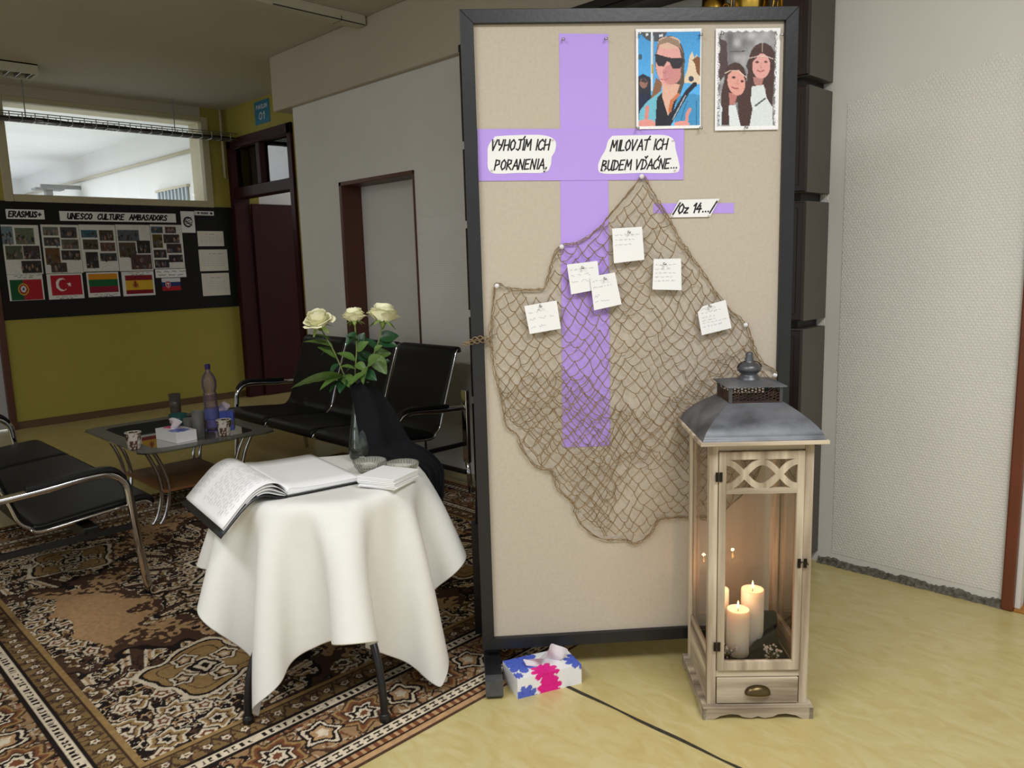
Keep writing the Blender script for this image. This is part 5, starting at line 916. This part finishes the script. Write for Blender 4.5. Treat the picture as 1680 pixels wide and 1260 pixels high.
for k in range(4):       # rails between the posts: top everywhere, low board on three sides, drawer rail in front
    R_ = k * math.pi / 2
    o = MB().box(-i_, i_, -hb + .003, -hb + .02, .842, .862).build('top_rail', PWh, ln); o.rotation_euler = (0, 0, R_)
    if k: o = MB().box(-i_, i_, -hb + .004, -hb + .016, .042, .205).build('low_board', PWh, ln); o.rotation_euler = (0, 0, R_); o = MB().add([(-i_, -hb + .009, .205), (i_, -hb + .009, .205), (i_, -hb + .009, .842), (-i_, -hb + .009, .842)], [(0, 1, 2, 3)]).build('glass_pane', G['pane_glass'], ln); o.rotation_euler = (0, 0, R_)
    if k:
        for s in (-1, 1):
            o = MB().box(min(s * i_, s * (i_ - .008)), max(s * i_, s * (i_ - .008)), -hb + .012, -hb + .02, .205, .842).build('glass_bead', PWm, ln); o.rotation_euler = (0, 0, R_)
MB().box(-i_, i_, -hb + .002, -hb + .02, .132, .153).build('drawer_rail', PWh, ln, bevel=.001); MB().box(-i_, i_, -hb + .02, i_, .140, .150).build('inner_floor', PWh, ln)
dr = MB().box(-i_ + .003, i_ - .003, -hb - .002, -hb + .10, .046, .129).build('drawer', PWh, ln, bevel=.0015)
V = []; n1, n2 = 9, 17
for i in range(n1):
    t = i / (n1 - 1) * math.pi / 2
    for j in range(n2):
        a = math.pi * j / (n2 - 1); V.append((.038 * math.cos(a) * (1 - .0 * t), -hb - .003 - .020 * math.sin(t) * math.sin(a) ** .6, .078 + .026 * math.cos(t) * math.sin(a) ** .8 + .002))
MB().add(V, [(i * n2 + j, i * n2 + j + 1, (i + 1) * n2 + j + 1, (i + 1) * n2 + j) for i in range(n1 - 1) for j in range(n2 - 1)]).build('cup_handle', G['bronze'], dr, True, solid=.002)
# door
dx, dz0, dz1, dw = i_ - .002, .156, .839, .021; dY0, dY1 = -hb - .006, -hb + .012
dro = MB().box(-dx, -dx + dw, dY0, dY1, dz0, dz1).box(dx - dw, dx, dY0, dY1, dz0, dz1).box(-dx + dw, dx - dw, dY0, dY1, dz0, dz0 + .028).box(-dx + dw, dx - dw, dY0, dY1, dz1 - .024, dz1).build('door', PWm, ln, bevel=.001)
MB().add([(-dx + dw, -hb + .006, dz0 + .028), (dx - dw, -hb + .006, dz0 + .028), (dx - dw, -hb + .006, dz1 - .02), (-dx + dw, -hb + .006, dz1 - .02)], [(0, 1, 2, 3)]).build('glass_pane', G['pane_glass'], dro)
lat = MB(); zc = .770; la = .037; xs_ = np.linspace(-dx + dw, dx - dw, 41); wv = (dx - dw) / 2; half = .009
for s in (-1, 1):
    up = []; dn = []
    for x in xs_:
        z = zc + s * la * math.cos(math.pi * x / (2 * wv)); sl_ = -s * la * math.pi / (2 * wv) * math.sin(math.pi * x / (2 * wv)); q = half * math.sqrt(1 + sl_ * sl_); up.append((x, min(z + q, .816))); dn.append((x, max(z - q, .72)))
    for i in range(40):
        yo = -.0002 * s; lat.add([(dn[i][0], dY0 + yo, dn[i][1]), (dn[i + 1][0], dY0 + yo, dn[i + 1][1]), (up[i + 1][0], dY0 + yo, up[i + 1][1]), (up[i][0], dY0 + yo, up[i][1])] + [(dn[i][0], dY0 + .009, dn[i][1]), (dn[i + 1][0], dY0 + .009, dn[i + 1][1]), (up[i + 1][0], dY0 + .009, up[i + 1][1]), (up[i][0], dY0 + .009, up[i][1])], [(0, 1, 2, 3), (7, 6, 5, 4), (0, 4, 5, 1), (3, 2, 6, 7)])
lat.build('lattice', PWm, dro); MB().box(-dx + dw, dx - dw, dY0, dY0 + .009, .712, .729).build('lattice_rail', PWh, dro)
for z in (.765, .235):
    for s in (-.010, .001): MB().box(-dx - .0015 + s, -dx + .0075 + s, dY0 - .003, dY0 - .0002, z - .014, z + .014).build('hinge', G['iron'], dro)
lt = MB().tube(smooth_path([(dx - .012, dY0 - .006, .498), (dx - .004, dY0 - .012, .504), (dx + .008, dY0 - .010, .5), (dx + .016, dY0 - .003, .492)], 5), .002, 6)
for x in (dx - .010, dx + .008): lt.lathe([(0, -.001), (.006, -.001), (.006, .001), (0, .001)], 10, (x, dY0 - .004, .498)).box(x - .0045, x + .0045, dY0 - .003, dY0 - .0002, .482, .51)
lt.build('hook_latch', G['iron'], dro)
# eaves, roof, vent, finial
MB().box(-.184, .184, -.184, .184, .862, .874).build('eave_board', PWh, ln, bevel=.002)
prof = [(.177, .874), (.175, .880)] + [(.085 + .088 * (1 - t ** 1.5), .881 + .087 * t) for t in np.linspace(0, 1, 14)]
rf = MB()
for k in range(4):
    c4, s4 = round(math.cos(k * math.pi / 2)), round(math.sin(k * math.pi / 2))
    rf.grid(np.array([[(x * c4 + r * s4, x * s4 - r * c4, z) for x in np.linspace(-r, r, 5)] for r, z in prof]))
rf.box(-.085, .085, -.085, .085, .9665, .968).build('roof', G['zinc_roof'], ln, True)
vb = .079
for sx in (-1, 1):
    for sy in (-1, 1): MB().box(min(sx * vb, sx * (vb - .009)), max(sx * vb, sx * (vb - .009)), min(sy * vb, sy * (vb - .009)), max(sy * vb, sy * (vb - .009)), .968, 1.016).build('vent_post', G['zinc'], ln)
fret = MB()
for row in range(3):
    for k in range(13):
        x = -.066 + .011 * k; z = .976 + .0085 * row + (.004 if k % 2 else 0)
        fret.tube([(x + .0055 * math.cos(a), -vb + .002, z + .0050 * math.sin(a)) for a in np.linspace(0, 2 * math.pi, 8, endpoint=False)], .0013, 4, True)
fret.box(-.07, .07, -vb + .001, -vb + .003, .968, .972); fm = fret.mesh('fretwork', G['rust'])
for k in range(4): part(fm, 'fretwork', ln, (0, 0, 0), (0, 0, k * math.pi / 2))
cp = .089; V = [(sx * r, sy * r, z) for r, z in ((cp, 1.016), (cp, 1.0195), (.032, 1.030)) for sx, sy in ((-1, -1), (1, -1), (1, 1), (-1, 1))]
MB().add(V, [(3, 2, 1, 0), (0, 1, 5, 4), (1, 2, 6, 5), (2, 3, 7, 6), (3, 0, 4, 7), (4, 5, 9, 8), (5, 6, 10, 9), (6, 7, 11, 10), (7, 4, 8, 11), (8, 9, 10, 11)]).build('cap_plate', G['zinc_roof'], ln)
MB().lathe([(.037, 1.026), (.036, 1.031), (.028, 1.040), (.024, 1.046), (.034, 1.055), (.037, 1.063), (.030, 1.074), (.016, 1.080), (.013, 1.086), (.014, 1.092), (.010, 1.098), (.012, 1.106), (.008, 1.112), (0, 1.113)], 28).build('finial', G['zinc'], ln, smooth=True)
MB().tube([(.036 * math.cos(a), -.004, 1.066 + .020 * math.sin(a)) for a in np.linspace(0.0, math.pi, 16)], .0018, 6).build('ring', G['iron'], ln, smooth=True)
# ---------------------------------------------------------------- candles, slate, gypsophila inside
cA, sA = math.cos(LA), math.sin(LA)
def lw(x, y, z): return (LC[0] + x * cA - y * sA, LC[1] + x * sA + y * cA, z)
def candle(x, y, z0, h, r, lab):
    o = thing('pillar_candle', lw(x, y, z0), 0, lab, 'candle', 'candles in the lantern')
    MB().lathe([(0, 0), (r * .97, 0), (r, .004), (r, h - .004), (r * .97, h), (r * .9, h - .001), (r * .55, h - .007), (0, h - .009)], 32).build('wax', WAX, o, smooth=True)
    MB().tube([(0, 0, h - .009), (.001, 0, h + .003)], .0012, 6).build('wick', G['iron'], o)
    MB().lathe([(0, h + .001), (.0028, h + .006), (.0036, h + .011), (.0022, h + .019), (0, h + .028)], 12).build('flame', G['flame'], o, smooth=True)
    l = bpy.data.lights.new('candle_light', 'POINT'); l.energy = .12; l.color = (1, .5, .27); l.shadow_soft_size = .006; lo = bpy.data.objects.new('candle_light', l); scene.collection.objects.link(lo); lo.parent = o; lo.location = (0, 0, h + .034)
WAX = G['wax']; b_ = WAX.node_tree.nodes['Principled BSDF']; b_.inputs['Subsurface Weight'].default_value = .6; b_.inputs['Subsurface Radius'].default_value = (.05, .022, .010); b_.inputs['Subsurface Scale'].default_value = 1.0
candle(-.036, -.055, .158, .150, .035, 'white pillar candle at the front of the lantern'); candle(.028, .015, .158, .185, .036, 'white pillar candle behind, beside the dark slate'); candle(-.078, .035, .158, .178, .035, 'white pillar candle at the hinge side of the lantern')
cl_ = np.zeros((16, 16, 3))
for i in range(16):
    for j in range(16): x, y = -.118 + .236 * i / 15, -.118 + .232 * j / 15; cl_[i, j] = (*lw(x, y, 0)[:2], .1515 + .004 * vn(x * 22, y * 22, 60) + .002)
o = MB().grid(cl_).build('black_lining', G['black_cloth'], None, True, solid=.002); tag(o, 'black cloth lining the floor of the lantern under the candles', 'cloth')
def slab(P, th, nm, lab):
    o = MB().prism(P, -th / 2, th / 2).build(nm, G['charcoal'], bevel=.002); tag(o, lab, 'slate', 'slates in the lantern'); return o
s1 = slab([(-.045, 0), (.052, 0), (.052, .062), (.046, .092), (-.012, .096), (-.042, .05)], .016, 'slate_piece', 'upright charcoal slate behind the candles'); s1.location = lw(.066, .055, .158); s1.rotation_euler = (.15, 0, LA + .1)
s2 = slab([(-.07, 0), (.06, 0), (.058, .06), (-.02, .03)], .012, 'slate_piece', 'low slanted charcoal slate at the door glass'); s2.location = lw(.058, -.02, .158); s2.rotation_euler = (-.5, 0, LA + .45)
def sprig(x, y, z, sx, n_, lab, seed):
    o = thing('gypsophila_sprig', lw(x, y, z), LA, lab, 'flower', 'gypsophila in the lantern'); r = random.Random(seed); st = MB(); FM_ = MB().lathe([(0, -.003), (.003, -.001), (.0036, .001), (.002, .0032), (0, .0036)], 7).mesh('blossom', G['flower_white'], True)
    for k in range(n_):
        p = np.array((r.uniform(-sx, sx), r.uniform(-.02, .02), r.uniform(.006, .044))); st.tube([(0, 0, .001), tuple(p * .5 + np.array([0, 0, .004])), tuple(p)], .0005, 4); part(FM_, 'blossom', o, tuple(p), (r.random() * 3, r.random() * 3, 0), (r.uniform(.8, 1.4),) * 3)
    st.build('stems', G['stem_green'], o)
sprig(.06, -.095, .158, .024, 40, 'white gypsophila sprig beside the slate in the lantern', 1); sprig(-.075, -.085, .158, .03, 22, 'white gypsophila sprig at the foot of the front candle', 2); sprig(-.10, .0, .158, .012, 16, 'white gypsophila sprig against the side glass of the lantern', 3)
